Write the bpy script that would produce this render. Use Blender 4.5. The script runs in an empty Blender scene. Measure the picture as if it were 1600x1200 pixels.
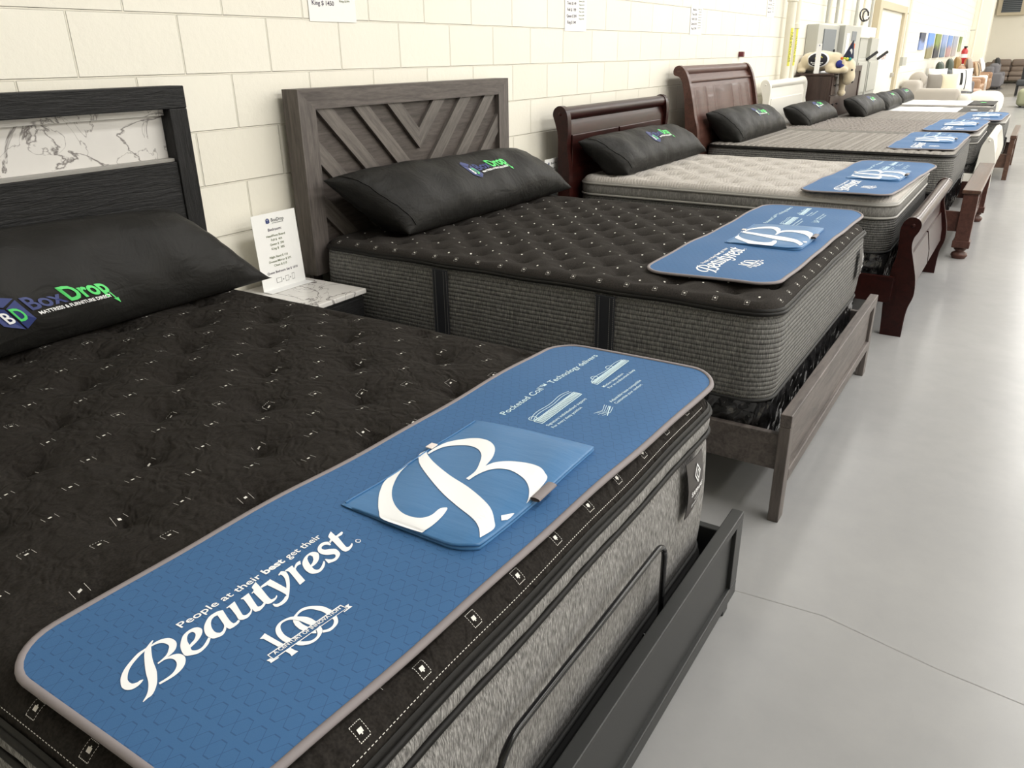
import bpy, bmesh, math, random
import numpy as np
from mathutils import Vector, Matrix
random.seed(7)
S = bpy.context.scene
COL = S.collection
PI = math.pi

# ------------------------------------------------------------------ camera
cam_d = bpy.data.cameras.new('camera'); cam = bpy.data.objects.new('camera', cam_d); COL.objects.link(cam)
CAM = dict(f=1206.39, yaw=0.57626, pitch=0.40171, roll=-0.0147, loc=(2.67246, -2.54316, 1.47053))
cam_d.sensor_fit = 'HORIZONTAL'; cam_d.sensor_width = 36.0; cam_d.lens = 36.0 * CAM['f'] / 1600.0
cam_d.clip_start = 0.02; cam_d.clip_end = 200
_a, _b, _c = CAM['yaw'], CAM['pitch'], CAM['roll']
_F = Vector((-math.sin(_a) * math.cos(_b), math.cos(_a) * math.cos(_b), -math.sin(_b)))
_R = Vector((math.cos(_a), math.sin(_a), 0)); _U = _R.cross(_F)
_R2 = math.cos(_c) * _R + math.sin(_c) * _U; _U2 = -math.sin(_c) * _R + math.cos(_c) * _U
cam.matrix_world = Matrix(((_R2.x, _U2.x, -_F.x, CAM['loc'][0]), (_R2.y, _U2.y, -_F.y, CAM['loc'][1]), (_R2.z, _U2.z, -_F.z, CAM['loc'][2]), (0, 0, 0, 1)))
S.camera = cam

# ------------------------------------------------------------------ view, world, lights
S.view_settings.view_transform = 'Standard'; S.view_settings.look = 'None'
S.view_settings.gamma = 1.0; S.view_settings.use_curve_mapping = False
S.view_settings.exposure = -1.35
W = bpy.data.worlds.new('world'); S.world = W; W.use_nodes = True
W.node_tree.nodes['Background'].inputs[0].default_value = (1.0, 0.97, 0.92, 1)
W.node_tree.nodes['Background'].inputs[1].default_value = 0.35
def strip(x, y, z, w, l, power, col=(1.0, 0.977, 0.938)):
    d = bpy.data.lights.new('ceiling_strip_light', 'AREA'); d.shape = 'RECTANGLE'; d.size = w; d.size_y = l
    d.energy = power; d.color = col
    o = bpy.data.objects.new('ceiling_strip_light', d); o.location = (x, y, z); COL.objects.link(o)
CEIL = 5.6
for i in range(7):
    strip(4.1, 0.5 + i * 6.2, CEIL - .15, .8, 4.6, 430)
    strip(7.6, 0.5 + i * 6.2, CEIL - .15, 1.0, 4.6, 620)
    strip(11.4, 0.5 + i * 6.2, CEIL - .15, 1.0, 4.6, 620)  # outermost unseen row, added to throw more light onto the left wall
strip(1.0, 10.0, CEIL - .15, .6, 12, 260)
strip(1.0, 26.0, CEIL - .15, .6, 14, 420)

# ------------------------------------------------------------------ helpers: objects
def origin_of(o):
    v = Vector(o.location)
    while o.parent:
        o = o.parent; v += Vector(o.location)
    return v
def thing(name, label, cat, loc=(0, 0, 0), group=None):
    o = bpy.data.objects.new(name, None); COL.objects.link(o); o.location = loc
    o.empty_display_size = .1
    o['label'] = label; o['category'] = cat
    if group: o['group'] = group
    return o
def tag(o, label, cat, group=None):
    o['label'] = label; o['category'] = cat
    if group: o['group'] = group
    return o
def link(name, me, mats, parent=None, smooth=False, loc=None, label=None):
    """me: mesh in world coordinates"""
    if not isinstance(mats, (list, tuple)): mats = [mats]
    for m in mats: me.materials.append(m)
    o = bpy.data.objects.new(name, me); COL.objects.link(o)
    if parent:
        o.parent = parent; org = origin_of(parent)
        if org.length > 0: me.transform(Matrix.Translation(-org))
    elif loc is not None:
        o.location = loc; me.transform(Matrix.Translation(-Vector(loc)))
    else:
        n = len(me.vertices)
        if n:
            a = np.empty(n * 3, 'f'); me.vertices.foreach_get('co', a); a = a.reshape(-1, 3)
            c = Vector(((a[:, 0].min() + a[:, 0].max()) / 2, (a[:, 1].min() + a[:, 1].max()) / 2, a[:, 2].min()))
            o.location = c; me.transform(Matrix.Translation(-c))
    if smooth:
        me.polygons.foreach_set('use_smooth', [True] * len(me.polygons))
        if smooth == 'auto':
            try: me.set_sharp_from_angle(angle=math.radians(38))
            except Exception: pass
    if label: o['label'] = label
    me.update(); return o
def struct(o):
    o['kind'] = 'structure'; return o
def copy_tree(o, parent=None):
    c = o.copy(); COL.objects.link(c); c.parent = parent
    for ch in list(o.children): copy_tree(ch, c)
    return c

class MB:
    def __init__(s): s.v = []; s.f = []; s.m = []
    def add(s, vs, fs, mi=0):
        n = len(s.v); s.v += [tuple(v) for v in vs]; s.f += [tuple(i + n for i in f) for f in fs]; s.m += [mi] * len(fs); return s
    def quad(s, a, b, c, d, mi=0): return s.add([a, b, c, d], [(0, 1, 2, 3)], mi)
    def grid(s, P, mi=0, closed_u=False, closed_v=False):
        nu, nv = len(P), len(P[0]); vs = [p for r in P for p in r]; fs = []
        for i in range(nu if closed_u else nu - 1):
            for j in range(nv if closed_v else nv - 1):
                a = i * nv + j; b = ((i + 1) % nu) * nv + j; c = ((i + 1) % nu) * nv + (j + 1) % nv; d = i * nv + (j + 1) % nv
                fs.append((a, b, c, d))
        return s.add(vs, fs, mi)
    def box(s, x0, x1, y0, y1, z0, z1, bev=0.0, mi=0, M=None, seg=2):
        bm = bmesh.new(); bmesh.ops.create_cube(bm, size=1)
        for v in bm.verts: v.co = Vector(((x0 + x1) / 2 + v.co.x * (x1 - x0), (y0 + y1) / 2 + v.co.y * (y1 - y0), (z0 + z1) / 2 + v.co.z * (z1 - z0)))
        if bev > 0: bmesh.ops.bevel(bm, geom=bm.edges[:], offset=min(bev, .49 * min(abs(x1 - x0), abs(y1 - y0), abs(z1 - z0))), segments=seg, affect='EDGES', profile=.5)
        if M is not None: bm.transform(M)
        s.addbm(bm, mi); return s
    def addbm(s, bm, mi=0):
        bm.verts.index_update()
        s.add([v.co[:] for v in bm.verts], [[v.index for v in f.verts] for f in bm.faces], mi); bm.free()
    def prism(s, poly, a0, a1, axis='y', mi=0):
        """poly: list of 2D points in the two remaining axes, extruded from a0 to a1 along axis"""
        n = len(poly)
        def P(p, t): return (p[0], t, p[1]) if axis == 'y' else ((t, p[0], p[1]) if axis == 'x' else (p[0], p[1], t))
        vs = [P(p, a0) for p in poly] + [P(p, a1) for p in poly]
        fs = [(i, (i + 1) % n, n + (i + 1) % n, n + i) for i in range(n)]
        fs += [tuple(range(n))[::-1], tuple(range(n, 2 * n))]
        return s.add(vs, fs, mi)
    def tube(s, pts, r, n=8, closed=False, mi=0, cap=True):
        pts = [Vector(p) for p in pts]; N = len(pts); rings = []
        for i, p in enumerate(pts):
            if closed: t = pts[(i + 1) % N] - pts[i - 1]
            else: t = pts[min(i + 1, N - 1)] - pts[max(i - 1, 0)]
            t.normalize(); up = Vector((0, 0, 1)) if abs(t.z) < .9 else Vector((1, 0, 0))
            a = t.cross(up).normalized(); b = a.cross(t).normalized()
            rr = r[i] if isinstance(r, (list, tuple)) else r
            rings.append([tuple(p + rr * (math.cos(k * 2 * PI / n) * a + math.sin(k * 2 * PI / n) * b)) for k in range(n)])
        s.grid(rings, mi, closed_u=closed, closed_v=True)
        if not closed and cap:
            s.add(rings[0], [tuple(range(n))[::-1]], mi); s.add(rings[-1], [tuple(range(n))], mi)
        return s
    def lathe(s, prof, c, n=20, mi=0, axis='z'):
        rings = []
        for r, h in prof:
            ring = []
            for k in range(n):
                a = k * 2 * PI / n
                if axis == 'z': ring.append((c[0] + r * math.cos(a), c[1] + r * math.sin(a), c[2] + h))
                elif axis == 'x': ring.append((c[0] + h, c[1] + r * math.cos(a), c[2] + r * math.sin(a)))
                else: ring.append((c[0] + r * math.cos(a), c[1] + h, c[2] + r * math.sin(a)))
            rings.append(ring)
        s.grid(rings, mi, closed_v=True)
        s.add(rings[0], [tuple(range(n))[::-1]], mi); s.add(rings[-1], [tuple(range(n))], mi); return s
    def ell(s, c, r, M=None, sub=2, mi=0):
        bm = bmesh.new(); bmesh.ops.create_icosphere(bm, subdivisions=sub, radius=1)
        T = Matrix.Translation(c) @ (M if M is not None else Matrix()) @ Matrix.Diagonal((r[0], r[1], r[2], 1))
        bm.transform(T); s.addbm(bm, mi); return s
    def mesh(s, name='m'):
        me = bpy.data.meshes.new(name); me.from_pydata(s.v, [], s.f)
        if any(s.m): me.polygons.foreach_set('material_index', s.m)
        return me
    def build(s, name, mats, parent=None, smooth=False, label=None, fix=False, loc=None):
        me = s.mesh(name)
        if fix:
            bm = bmesh.new(); bm.from_mesh(me); bmesh.ops.recalc_face_normals(bm, faces=bm.faces[:]); bm.to_mesh(me); bm.free()
        return link(name, me, mats, parent, smooth, loc, label)

def catmull(pts, sub=4, ang=55, closed=True):
    out = []; n = len(pts)
    P = [Vector((p[0], p[1])) for p in pts]
    def corner(i):
        a = P[i] - P[i - 1]; b = P[(i + 1) % n] - P[i]
        if a.length < 1e-9 or b.length < 1e-9: return True
        return a.angle(b) > math.radians(ang)
    cs = [corner(i) for i in range(n)]
    for i in range(n):
        p0, p1, p2, p3 = P[i - 1], P[i], P[(i + 1) % n], P[(i + 2) % n]
        if cs[i]: p0 = p1
        if cs[(i + 1) % n]: p3 = p2
        for k in range(sub):
            t = k / sub
            q = .5 * ((2 * p1) + (p2 - p0) * t + (2 * p0 - 5 * p1 + 4 * p2 - p3) * t * t + (-p0 + 3 * p1 - 3 * p2 + p3) * t ** 3)
            out.append((q.x, q.y))
    return out

def fill2d(groups):
    """groups of closed contours (even-odd) -> flat mesh data (verts2d, faces)"""
    V = []; Fc = []
    for grp in groups:
        cu = bpy.data.curves.new('c', 'CURVE'); cu.dimensions = '2D'; cu.fill_mode = 'BOTH'
        for c in grp:
            sp = cu.splines.new('POLY'); sp.points.add(len(c) - 1); sp.use_cyclic_u = True
            for k, p in enumerate(c): sp.points[k].co = (p[0], p[1], 0, 1)
        ob = bpy.data.objects.new('c', cu)
        me = bpy.data.meshes.new_from_object(ob)
        n = len(V); V += [(v.co.x, v.co.y) for v in me.vertices]; Fc += [tuple(i + n for i in p.vertices) for p in me.polygons]
        bpy.data.objects.remove(ob); bpy.data.curves.remove(cu); bpy.data.meshes.remove(me)
    return V, Fc
_tc = {}
def text2d(txt, bold=0.0, shear=0.0, res=3):
    """text as flat mesh, cap height normalised to 1; returns (V, F, width)"""
    key = (txt, bold, shear, res)
    if key in _tc: return _tc[key]
    cu = bpy.data.curves.new('t', 'FONT'); cu.body = txt; cu.size = 1.0; cu.resolution_u = res; cu.offset = bold; cu.shear = shear
    cu.fill_mode = 'FRONT'
    ob = bpy.data.objects.new('t', cu)
    me = bpy.data.meshes.new_from_object(ob)
    k = 1 / .69
    V = [(v.co.x * k, v.co.y * k) for v in me.vertices]; Fc = [tuple(p.vertices) for p in me.polygons]
    bpy.data.objects.remove(ob); bpy.data.curves.remove(cu); bpy.data.meshes.remove(me)
    w = max([v[0] for v in V] or [0])
    _tc[key] = (V, Fc, w); return _tc[key]
def put_text(mb, txt, fn, x0, y0, h, width=None, mi=0, bold=0.0, shear=0.0, align='l', res=3):
    V, Fc, w = text2d(txt, bold, shear, res)
    if not V: return
    sx = (width / w) if width else h
    off = 0 if align == 'l' else (-w * sx / 2 if align == 'c' else -w * sx)
    mb.add([fn(x0 + off + v[0] * sx, y0 + v[1] * h) for v in V], Fc, mi)

# ------------------------------------------------------------------ helpers: materials
def mat(name, col, rough=.5, metal=0.0, spec=.5, coat=0.0, sheen=0.0, emit=None, es=0):
    m = bpy.data.materials.new(name); m.use_nodes = True; b = m.node_tree.nodes['Principled BSDF']
    b.inputs['Base Color'].default_value = (*col, 1); b.inputs['Roughness'].default_value = rough; b.inputs['Metallic'].default_value = metal
    b.inputs['Specular IOR Level'].default_value = spec; b.inputs['Coat Weight'].default_value = coat; b.inputs['Sheen Weight'].default_value = sheen
    if emit: b.inputs['Emission Color'].default_value = (*emit, 1); b.inputs['Emission Strength'].default_value = es
    return m
class N:
    """tiny node helper"""
    def __init__(s, m): s.t = m.node_tree; s.b = s.t.nodes['Principled BSDF']
    def new(s, typ, ins=None, **kw):
        n = s.t.nodes.new(typ)
        for k, v in kw.items(): setattr(n, k, v)
        for k, v in (ins or {}).items():
            if isinstance(v, bpy.types.NodeSocket): s.t.links.new(v, n.inputs[k])
            else: n.inputs[k].default_value = v
        return n
    def math(s, op, a, b=None, c=None, clamp=False):
        n = s.t.nodes.new('ShaderNodeMath'); n.operation = op; n.use_clamp = clamp
        for i, v in enumerate((a, b, c)):
            if v is None: continue
            if isinstance(v, bpy.types.NodeSocket): s.t.links.new(v, n.inputs[i])
            else: n.inputs[i].default_value = v
        return n.outputs[0]
    def obj(s): return s.new('ShaderNodeTexCoord').outputs['Object']
    def pos(s): return s.new('ShaderNodeNewGeometry').outputs['Position']
    def mapping(s, vec, scale=(1, 1, 1), rot=(0, 0, 0), loc=(0, 0, 0)):
        return s.new('ShaderNodeMapping', {'Vector': vec, 'Scale': scale, 'Rotation': rot, 'Location': loc}).outputs[0]
    def noise(s, vec, scale, detail=3, rough=.5, dist=0):
        return s.new('ShaderNodeTexNoise', {'Vector': vec, 'Scale': scale, 'Detail': detail, 'Roughness': rough, 'Distortion': dist}).outputs[0]
    def ramp(s, fac, stops):
        n = s.new('ShaderNodeValToRGB', {'Fac': fac}); r = n.color_ramp
        while len(r.elements) < len(stops): r.elements.new(.5)
        for e, (p, c) in zip(r.elements, stops): e.position = p; e.color = (*c, 1) if len(c) == 3 else c
        return n.outputs[0]
    def mix(s, fac, a, b, mode='MIX'):
        n = s.t.nodes.new('ShaderNodeMix'); n.data_type = 'RGBA'; n.blend_type = mode
        for i, v in ((0, fac), (6, a), (7, b)):
            if isinstance(v, bpy.types.NodeSocket): s.t.links.new(v, n.inputs[i])
            else: n.inputs[i].default_value = v if i == 0 else ((*v, 1) if len(v) == 3 else v)
        return n.outputs[2]
    def out(s, name, sock): s.t.links.new(sock, s.b.inputs[name])
    def bump(s, h, strength=.3, dist=.01, prev=None):
        i = {'Height': h, 'Strength': strength, 'Distance': dist}
        if prev is not None: i['Normal'] = prev
        n = s.new('ShaderNodeBump', i); s.t.links.new(n.outputs[0], s.b.inputs['Normal']); return n.outputs[0]
    def sep(s, v):
        n = s.new('ShaderNodeSeparateXYZ', {0: v}); return n

def wood(name, c1, c2, axis='y', rough=.45, scale=1.0, bump=.15, coat=0.0, rot=0.0, spec=.35):
    m = mat(name, c1, rough, coat=coat, spec=spec); n = N(m); v = n.pos()
    if rot: v = n.mapping(v, rot=(rot, 0, 0))
    st = {'y': (14, 1.0, 14), 'x': (1.0, 14, 14), 'z': (14, 14, 1.0)}[axis]
    v2 = n.mapping(v, tuple(a * scale for a in st))
    a = n.noise(v2, 2.2, 5, .6, 1.2); b = n.noise(n.mapping(v, tuple((5 if q > 5 else .8) * scale * 8 for q in st)), 3.0, 3)
    f = n.math('ADD', n.math('MULTIPLY', a, .7), n.math('MULTIPLY', b, .3))
    n.out('Base Color', n.ramp(f, [(.36, c2), (.62, c1)])); n.bump(f, bump, .004); return m
WORDMARK=[[[(-0.115,-0.623),(-0.109,-0.63),(-0.104,-0.634),(-0.089,-0.643),(-0.075,-0.65),(-0.058,-0.657),(-0.046,-0.664),(-0.036,-0.671),(-0.027,-0.68),(-0.022,-0.688),(-0.022,-0.694),(-0.021,-0.701),(-0.023,-0.7),(-0.028,-0.692),(-0.036,-0.684),(-0.048,-0.676),(-0.063,-0.669),(-0.078,-0.661),(-0.093,-0.652),(-0.102,-0.646),(-0.109,-0.639),(-0.113,-0.632),(-0.116,-0.625)]],
[[(-0.107,-0.636),(-0.104,-0.65),(-0.097,-0.667),(-0.089,-0.678),(-0.079,-0.686),(-0.072,-0.689),(-0.064,-0.689),(-0.06,-0.684),(-0.06,-0.68),(-0.058,-0.677),(-0.057,-0.677),(-0.054,-0.683),(-0.053,-0.69),(-0.055,-0.696),(-0.061,-0.7),(-0.07,-0.7),(-0.079,-0.696),(-0.088,-0.69),(-0.097,-0.68),(-0.104,-0.667),(-0.11,-0.651),(-0.11,-0.639),(-0.112,-0.633)]],
[[(-0.109,-0.63),(-0.109,-0.622),(-0.106,-0.614),(-0.099,-0.608),(-0.09,-0.607),(-0.082,-0.609),(-0.074,-0.615),(-0.069,-0.623),(-0.067,-0.634),(-0.065,-0.627),(-0.059,-0.621),(-0.05,-0.62),(-0.042,-0.623),(-0.034,-0.63),(-0.029,-0.639),(-0.027,-0.65),(-0.028,-0.661),(-0.03,-0.671),(-0.034,-0.67),(-0.033,-0.662),(-0.033,-0.652),(-0.036,-0.644),(-0.042,-0.637),(-0.049,-0.633),(-0.057,-0.632),(-0.063,-0.635),(-0.066,-0.64),(-0.066,-0.649),(-0.069,-0.648),(-0.07,-0.64),(-0.073,-0.631),(-0.079,-0.624),(-0.085,-0.619),(-0.092,-0.618),(-0.099,-0.62),(-0.104,-0.625),(-0.106,-0.633)]],
[[(-0.056,-0.605),(-0.05,-0.607),(-0.045,-0.604),(-0.043,-0.599),(-0.045,-0.591),(-0.053,-0.578),(-0.049,-0.577),(-0.041,-0.587),(-0.037,-0.598),(-0.037,-0.607),(-0.042,-0.614),(-0.048,-0.619),(-0.058,-0.617),(-0.069,-0.612),(-0.078,-0.605),(-0.087,-0.595),(-0.09,-0.585),(-0.089,-0.577),(-0.085,-0.572),(-0.077,-0.571),(-0.069,-0.576),(-0.063,-0.584),(-0.059,-0.593)],[(-0.062,-0.602),(-0.071,-0.599),(-0.08,-0.593),(-0.084,-0.587),(-0.083,-0.583),(-0.078,-0.582),(-0.072,-0.585),(-0.066,-0.592),(-0.064,-0.598)]],
[[(-0.086,-0.527),(-0.064,-0.535),(-0.053,-0.538),(-0.048,-0.538),(-0.047,-0.535),(-0.049,-0.529),(-0.045,-0.529),(-0.042,-0.534),(-0.041,-0.543),(-0.042,-0.549),(-0.046,-0.55),(-0.05,-0.549),(-0.045,-0.554),(-0.04,-0.563),(-0.042,-0.571),(-0.046,-0.576),(-0.056,-0.577),(-0.066,-0.574),(-0.077,-0.567),(-0.085,-0.558),(-0.091,-0.547),(-0.091,-0.536),(-0.091,-0.535),(-0.088,-0.529)],[(-0.083,-0.539),(-0.065,-0.545),(-0.055,-0.549),(-0.048,-0.557),(-0.047,-0.562),(-0.053,-0.565),(-0.063,-0.563),(-0.073,-0.558),(-0.081,-0.551),(-0.084,-0.544)]],
[[(-0.088,-0.504),(-0.058,-0.516),(-0.051,-0.518),(-0.048,-0.516),(-0.048,-0.511),(-0.05,-0.506),(-0.055,-0.502),(-0.078,-0.494),(-0.082,-0.494),(-0.083,-0.495),(-0.085,-0.495),(-0.086,-0.48),(-0.086,-0.479),(-0.052,-0.492),(-0.048,-0.492),(-0.046,-0.49),(-0.047,-0.485),(-0.049,-0.481),(-0.044,-0.482),(-0.04,-0.491),(-0.039,-0.498),(-0.042,-0.503),(-0.046,-0.503),(-0.051,-0.501),(-0.045,-0.508),(-0.041,-0.517),(-0.042,-0.523),(-0.045,-0.527),(-0.05,-0.528),(-0.06,-0.524),(-0.08,-0.518),(-0.084,-0.518),(-0.084,-0.521),(-0.086,-0.521),(-0.088,-0.505)]],
[[(-0.098,-0.455),(-0.083,-0.459),(-0.077,-0.461),(-0.049,-0.47),(-0.044,-0.469),(-0.043,-0.465),(-0.046,-0.459),(-0.043,-0.46),(-0.039,-0.466),(-0.038,-0.474),(-0.04,-0.48),(-0.045,-0.482),(-0.052,-0.481),(-0.081,-0.474),(-0.08,-0.477),(-0.082,-0.477),(-0.085,-0.47),(-0.093,-0.467)]],
[[(-0.079,-0.46),(-0.083,-0.458),(-0.084,-0.44),(-0.082,-0.438),(-0.046,-0.439),(-0.054,-0.432),(-0.066,-0.424),(-0.075,-0.421),(-0.079,-0.421),(-0.079,-0.424),(-0.082,-0.423),(-0.085,-0.415),(-0.081,-0.412),(-0.075,-0.412),(-0.063,-0.418),(-0.047,-0.431),(-0.031,-0.447),(-0.023,-0.458),(-0.021,-0.468),(-0.023,-0.477),(-0.028,-0.479),(-0.034,-0.477),(-0.034,-0.475),(-0.03,-0.474),(-0.028,-0.469),(-0.029,-0.461),(-0.032,-0.455),(-0.036,-0.45),(-0.074,-0.45),(-0.077,-0.451)]],
[[(-0.081,-0.41),(-0.081,-0.396),(-0.08,-0.395),(-0.073,-0.398),(-0.079,-0.389),(-0.08,-0.383),(-0.079,-0.379),(-0.071,-0.385),(-0.073,-0.389),(-0.071,-0.395),(-0.065,-0.4),(-0.035,-0.41),(-0.034,-0.422),(-0.068,-0.41),(-0.076,-0.409),(-0.078,-0.411)]],
[[(-0.051,-0.38),(-0.044,-0.382),(-0.039,-0.381),(-0.037,-0.377),(-0.04,-0.369),(-0.046,-0.359),(-0.043,-0.359),(-0.037,-0.365),(-0.032,-0.374),(-0.031,-0.383),(-0.035,-0.39),(-0.041,-0.393),(-0.052,-0.392),(-0.062,-0.388),(-0.071,-0.382),(-0.078,-0.372),(-0.081,-0.362),(-0.08,-0.353),(-0.075,-0.349),(-0.068,-0.349),(-0.06,-0.355),(-0.054,-0.363),(-0.051,-0.372)],[(-0.056,-0.378),(-0.065,-0.374),(-0.073,-0.369),(-0.077,-0.363),(-0.076,-0.36),(-0.07,-0.36),(-0.063,-0.365),(-0.058,-0.372)]],
[[(-0.077,-0.317),(-0.068,-0.32),(-0.067,-0.323),(-0.073,-0.324),(-0.076,-0.328),(-0.076,-0.333),(-0.072,-0.337),(-0.066,-0.336),(-0.06,-0.33),(-0.053,-0.325),(-0.045,-0.326),(-0.037,-0.33),(-0.032,-0.338),(-0.03,-0.348),(-0.035,-0.359),(-0.047,-0.355),(-0.047,-0.353),(-0.042,-0.351),(-0.037,-0.347),(-0.037,-0.341),(-0.041,-0.337),(-0.045,-0.337),(-0.051,-0.343),(-0.059,-0.347),(-0.068,-0.347),(-0.076,-0.343),(-0.082,-0.335),(-0.084,-0.326),(-0.081,-0.32)]],
[[(-0.095,-0.293),(-0.078,-0.298),(-0.079,-0.283),(-0.076,-0.283),(-0.072,-0.289),(-0.073,-0.298),(-0.044,-0.31),(-0.039,-0.31),(-0.038,-0.306),(-0.041,-0.298),(-0.038,-0.299),(-0.033,-0.306),(-0.031,-0.316),(-0.033,-0.321),(-0.039,-0.322),(-0.05,-0.319),(-0.074,-0.311),(-0.071,-0.318),(-0.076,-0.316),(-0.079,-0.31),(-0.088,-0.306)]],
[[(-0.032,-0.285),(-0.031,-0.287),(-0.031,-0.29),(-0.033,-0.291),(-0.035,-0.292),(-0.038,-0.292),(-0.04,-0.29),(-0.042,-0.288),(-0.041,-0.285),(-0.04,-0.284),(-0.037,-0.283),(-0.035,-0.283)],[(-0.033,-0.286),(-0.032,-0.287),(-0.033,-0.289),(-0.034,-0.29),(-0.036,-0.291),(-0.038,-0.29),(-0.039,-0.289),(-0.04,-0.288),(-0.04,-0.286),(-0.039,-0.285),(-0.037,-0.284),(-0.035,-0.284)]]]
HUNDRED=[[[(0.007,-0.528),(0.047,-0.529),(0.046,-0.537),(0.018,-0.537),(0.015,-0.537),(0.011,-0.54),(0.008,-0.53)]],
[[(0.06,-0.529),(0.07,-0.529),(0.076,-0.528),(0.076,-0.54),(0.07,-0.538),(0.06,-0.538)]],
[[(0.048,-0.515),(0.036,-0.515),(0.026,-0.512),(0.018,-0.508),(0.012,-0.502),(0.011,-0.495),(0.014,-0.488),(0.02,-0.484),(0.029,-0.481),(0.042,-0.48),(0.05,-0.479),(0.051,-0.469),(0.038,-0.468),(0.029,-0.47),(0.02,-0.475),(0.011,-0.482),(0.007,-0.492),(0.007,-0.502),(0.012,-0.512),(0.021,-0.519),(0.031,-0.523),(0.043,-0.525),(0.048,-0.524)]],
[[(0.061,-0.52),(0.067,-0.519),(0.074,-0.514),(0.079,-0.506),(0.08,-0.496),(0.077,-0.486),(0.071,-0.477),(0.061,-0.472),(0.063,-0.481),(0.069,-0.485),(0.074,-0.491),(0.075,-0.499),(0.072,-0.505),(0.066,-0.51),(0.06,-0.513)]],
[[(0.014,-0.48),(0.011,-0.47),(0.01,-0.461),(0.014,-0.452),(0.022,-0.445),(0.033,-0.439),(0.044,-0.438),(0.051,-0.438),(0.052,-0.449),(0.042,-0.448),(0.032,-0.45),(0.023,-0.453),(0.017,-0.459),(0.015,-0.466),(0.016,-0.473),(0.018,-0.476)]],
[[(0.019,-0.485),(0.027,-0.482),(0.038,-0.484),(0.05,-0.484),(0.05,-0.494),(0.041,-0.494),(0.031,-0.492),(0.022,-0.488)]],
[[(0.064,-0.451),(0.065,-0.443),(0.072,-0.447),(0.079,-0.454),(0.082,-0.464),(0.082,-0.473),(0.077,-0.48),(0.075,-0.481),(0.072,-0.477),(0.076,-0.472),(0.077,-0.465),(0.075,-0.459),(0.07,-0.453)]],
[[(0.062,-0.491),(0.062,-0.482),(0.069,-0.487),(0.065,-0.49)]],
[[(0.046,-0.557),(0.053,-0.422),(0.067,-0.422),(0.061,-0.559)],[(0.048,-0.556),(0.055,-0.424),(0.066,-0.423),(0.059,-0.557)]],
[[(0.054,-0.565),(0.055,-0.559),(0.061,-0.559),(0.062,-0.551),(0.064,-0.552),(0.063,-0.565),(0.059,-0.564)]],
[[(0.061,-0.421),(0.062,-0.414),(0.066,-0.417),(0.071,-0.415),(0.07,-0.431),(0.068,-0.431),(0.068,-0.421)]]]
BIGB=[[[(-0.132,-0.003),(-0.134,-0.032),(-0.125,-0.073),(-0.103,-0.117),(-0.078,-0.151),(-0.048,-0.178),(-0.018,-0.194),(0.007,-0.197),(0.026,-0.19),(0.035,-0.174),(0.034,-0.15),(0.042,-0.14),(0.047,-0.145),(0.054,-0.171),(0.055,-0.2),(0.05,-0.221),(0.011,-0.224),(-0.037,-0.224),(-0.058,-0.209),(-0.081,-0.185),(-0.109,-0.149),(-0.134,-0.1),(-0.14,-0.02)]],
[[(-0.142,0.009),(-0.138,0.03),(-0.122,0.011),(-0.081,-0.016),(-0.019,-0.045),(0.032,-0.063),(0.087,-0.089),(0.117,-0.108),(0.139,-0.131),(0.151,-0.15),(0.147,-0.186),(0.13,-0.165),(0.103,-0.147),(0.056,-0.127),(0.001,-0.102),(-0.056,-0.068),(-0.102,-0.036),(-0.127,-0.012)]],
[[(-0.127,0.019),(-0.128,0.044),(-0.12,0.079),(-0.096,0.104),(-0.067,0.115),(-0.034,0.109),(-0.005,0.086),(0.014,0.05),(0.021,0.014),(0.031,0.036),(0.056,0.056),(0.087,0.065),(0.115,0.062),(0.136,0.049),(0.15,0.029),(0.156,-0.052),(0.149,-0.032),(0.134,-0.008),(0.11,0.012),(0.076,0.024),(0.051,0.018),(0.035,0.002),(0.025,-0.022),(0.022,-0.043),(0.013,-0.04),(0.014,-0.011),(0.003,0.02),(-0.013,0.049),(-0.037,0.07),(-0.065,0.078),(-0.09,0.072),(-0.111,0.056),(-0.119,0.033),(-0.121,0.014)]],
[[(0.141,-0.112),(0.154,-0.089),(0.155,-0.109),(0.149,-0.123)]]]
# ------------------------------------------------------------------ materials
def wall_material(name, col, bricks=True, axis='y'):
    m = mat(name, col, .42); n = N(m); p = n.pos(); xyz = n.sep(p)
    nz = n.noise(p, 2.0, 4, .6)
    n.out('Base Color', n.mix(n.math('MULTIPLY', nz, .35), (*col,), (col[0] * .90, col[1] * .89, col[2] * .85)))
    fine = n.noise(p, 160, 3, .6)
    if bricks:
        h = n.math('ADD', xyz.outputs[1 if axis == 'y' else 0], .2032 + .4064 * 60)
        cb = n.new('ShaderNodeCombineXYZ', {0: h, 1: xyz.outputs[2]})
        br = n.new('ShaderNodeTexBrick', {'Vector': cb.outputs[0], 'Scale': 1.0, 'Mortar Size': .0042, 'Mortar Smooth': .5, 'Brick Width': .4064, 'Row Height': .2032,
             'Color1': (1, 1, 1, 1), 'Color2': (.955, .95, .94, 1), 'Mortar': (.9, .89, .86, 1)}, offset=.5, offset_frequency=2)
        n.out('Base Color', n.mix(1.0, n.mix(n.math('MULTIPLY', nz, .3), (*col,), (col[0] * .92, col[1] * .91, col[2] * .87)), br.outputs['Color'], 'MULTIPLY'))
        b1 = n.bump(br.outputs['Fac'], 1.0, -.006)
        pits = n.noise(n.mapping(p, (1, 1, 1)), 38, 2, .5)
        n.bump(n.math('ADD', n.math('MULTIPLY', fine, .4), pits), .22, .004, b1)
    else: n.bump(fine, .15, .003)
    return m
M_wall = wall_material('cream_painted_block', (.90, .87, .775))
M_wall_end = wall_material('cream_painted_end_wall', (.90, .86, .75), False)
M_ceiling = mat('white_ceiling', (.8, .8, .78), .8)

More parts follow.
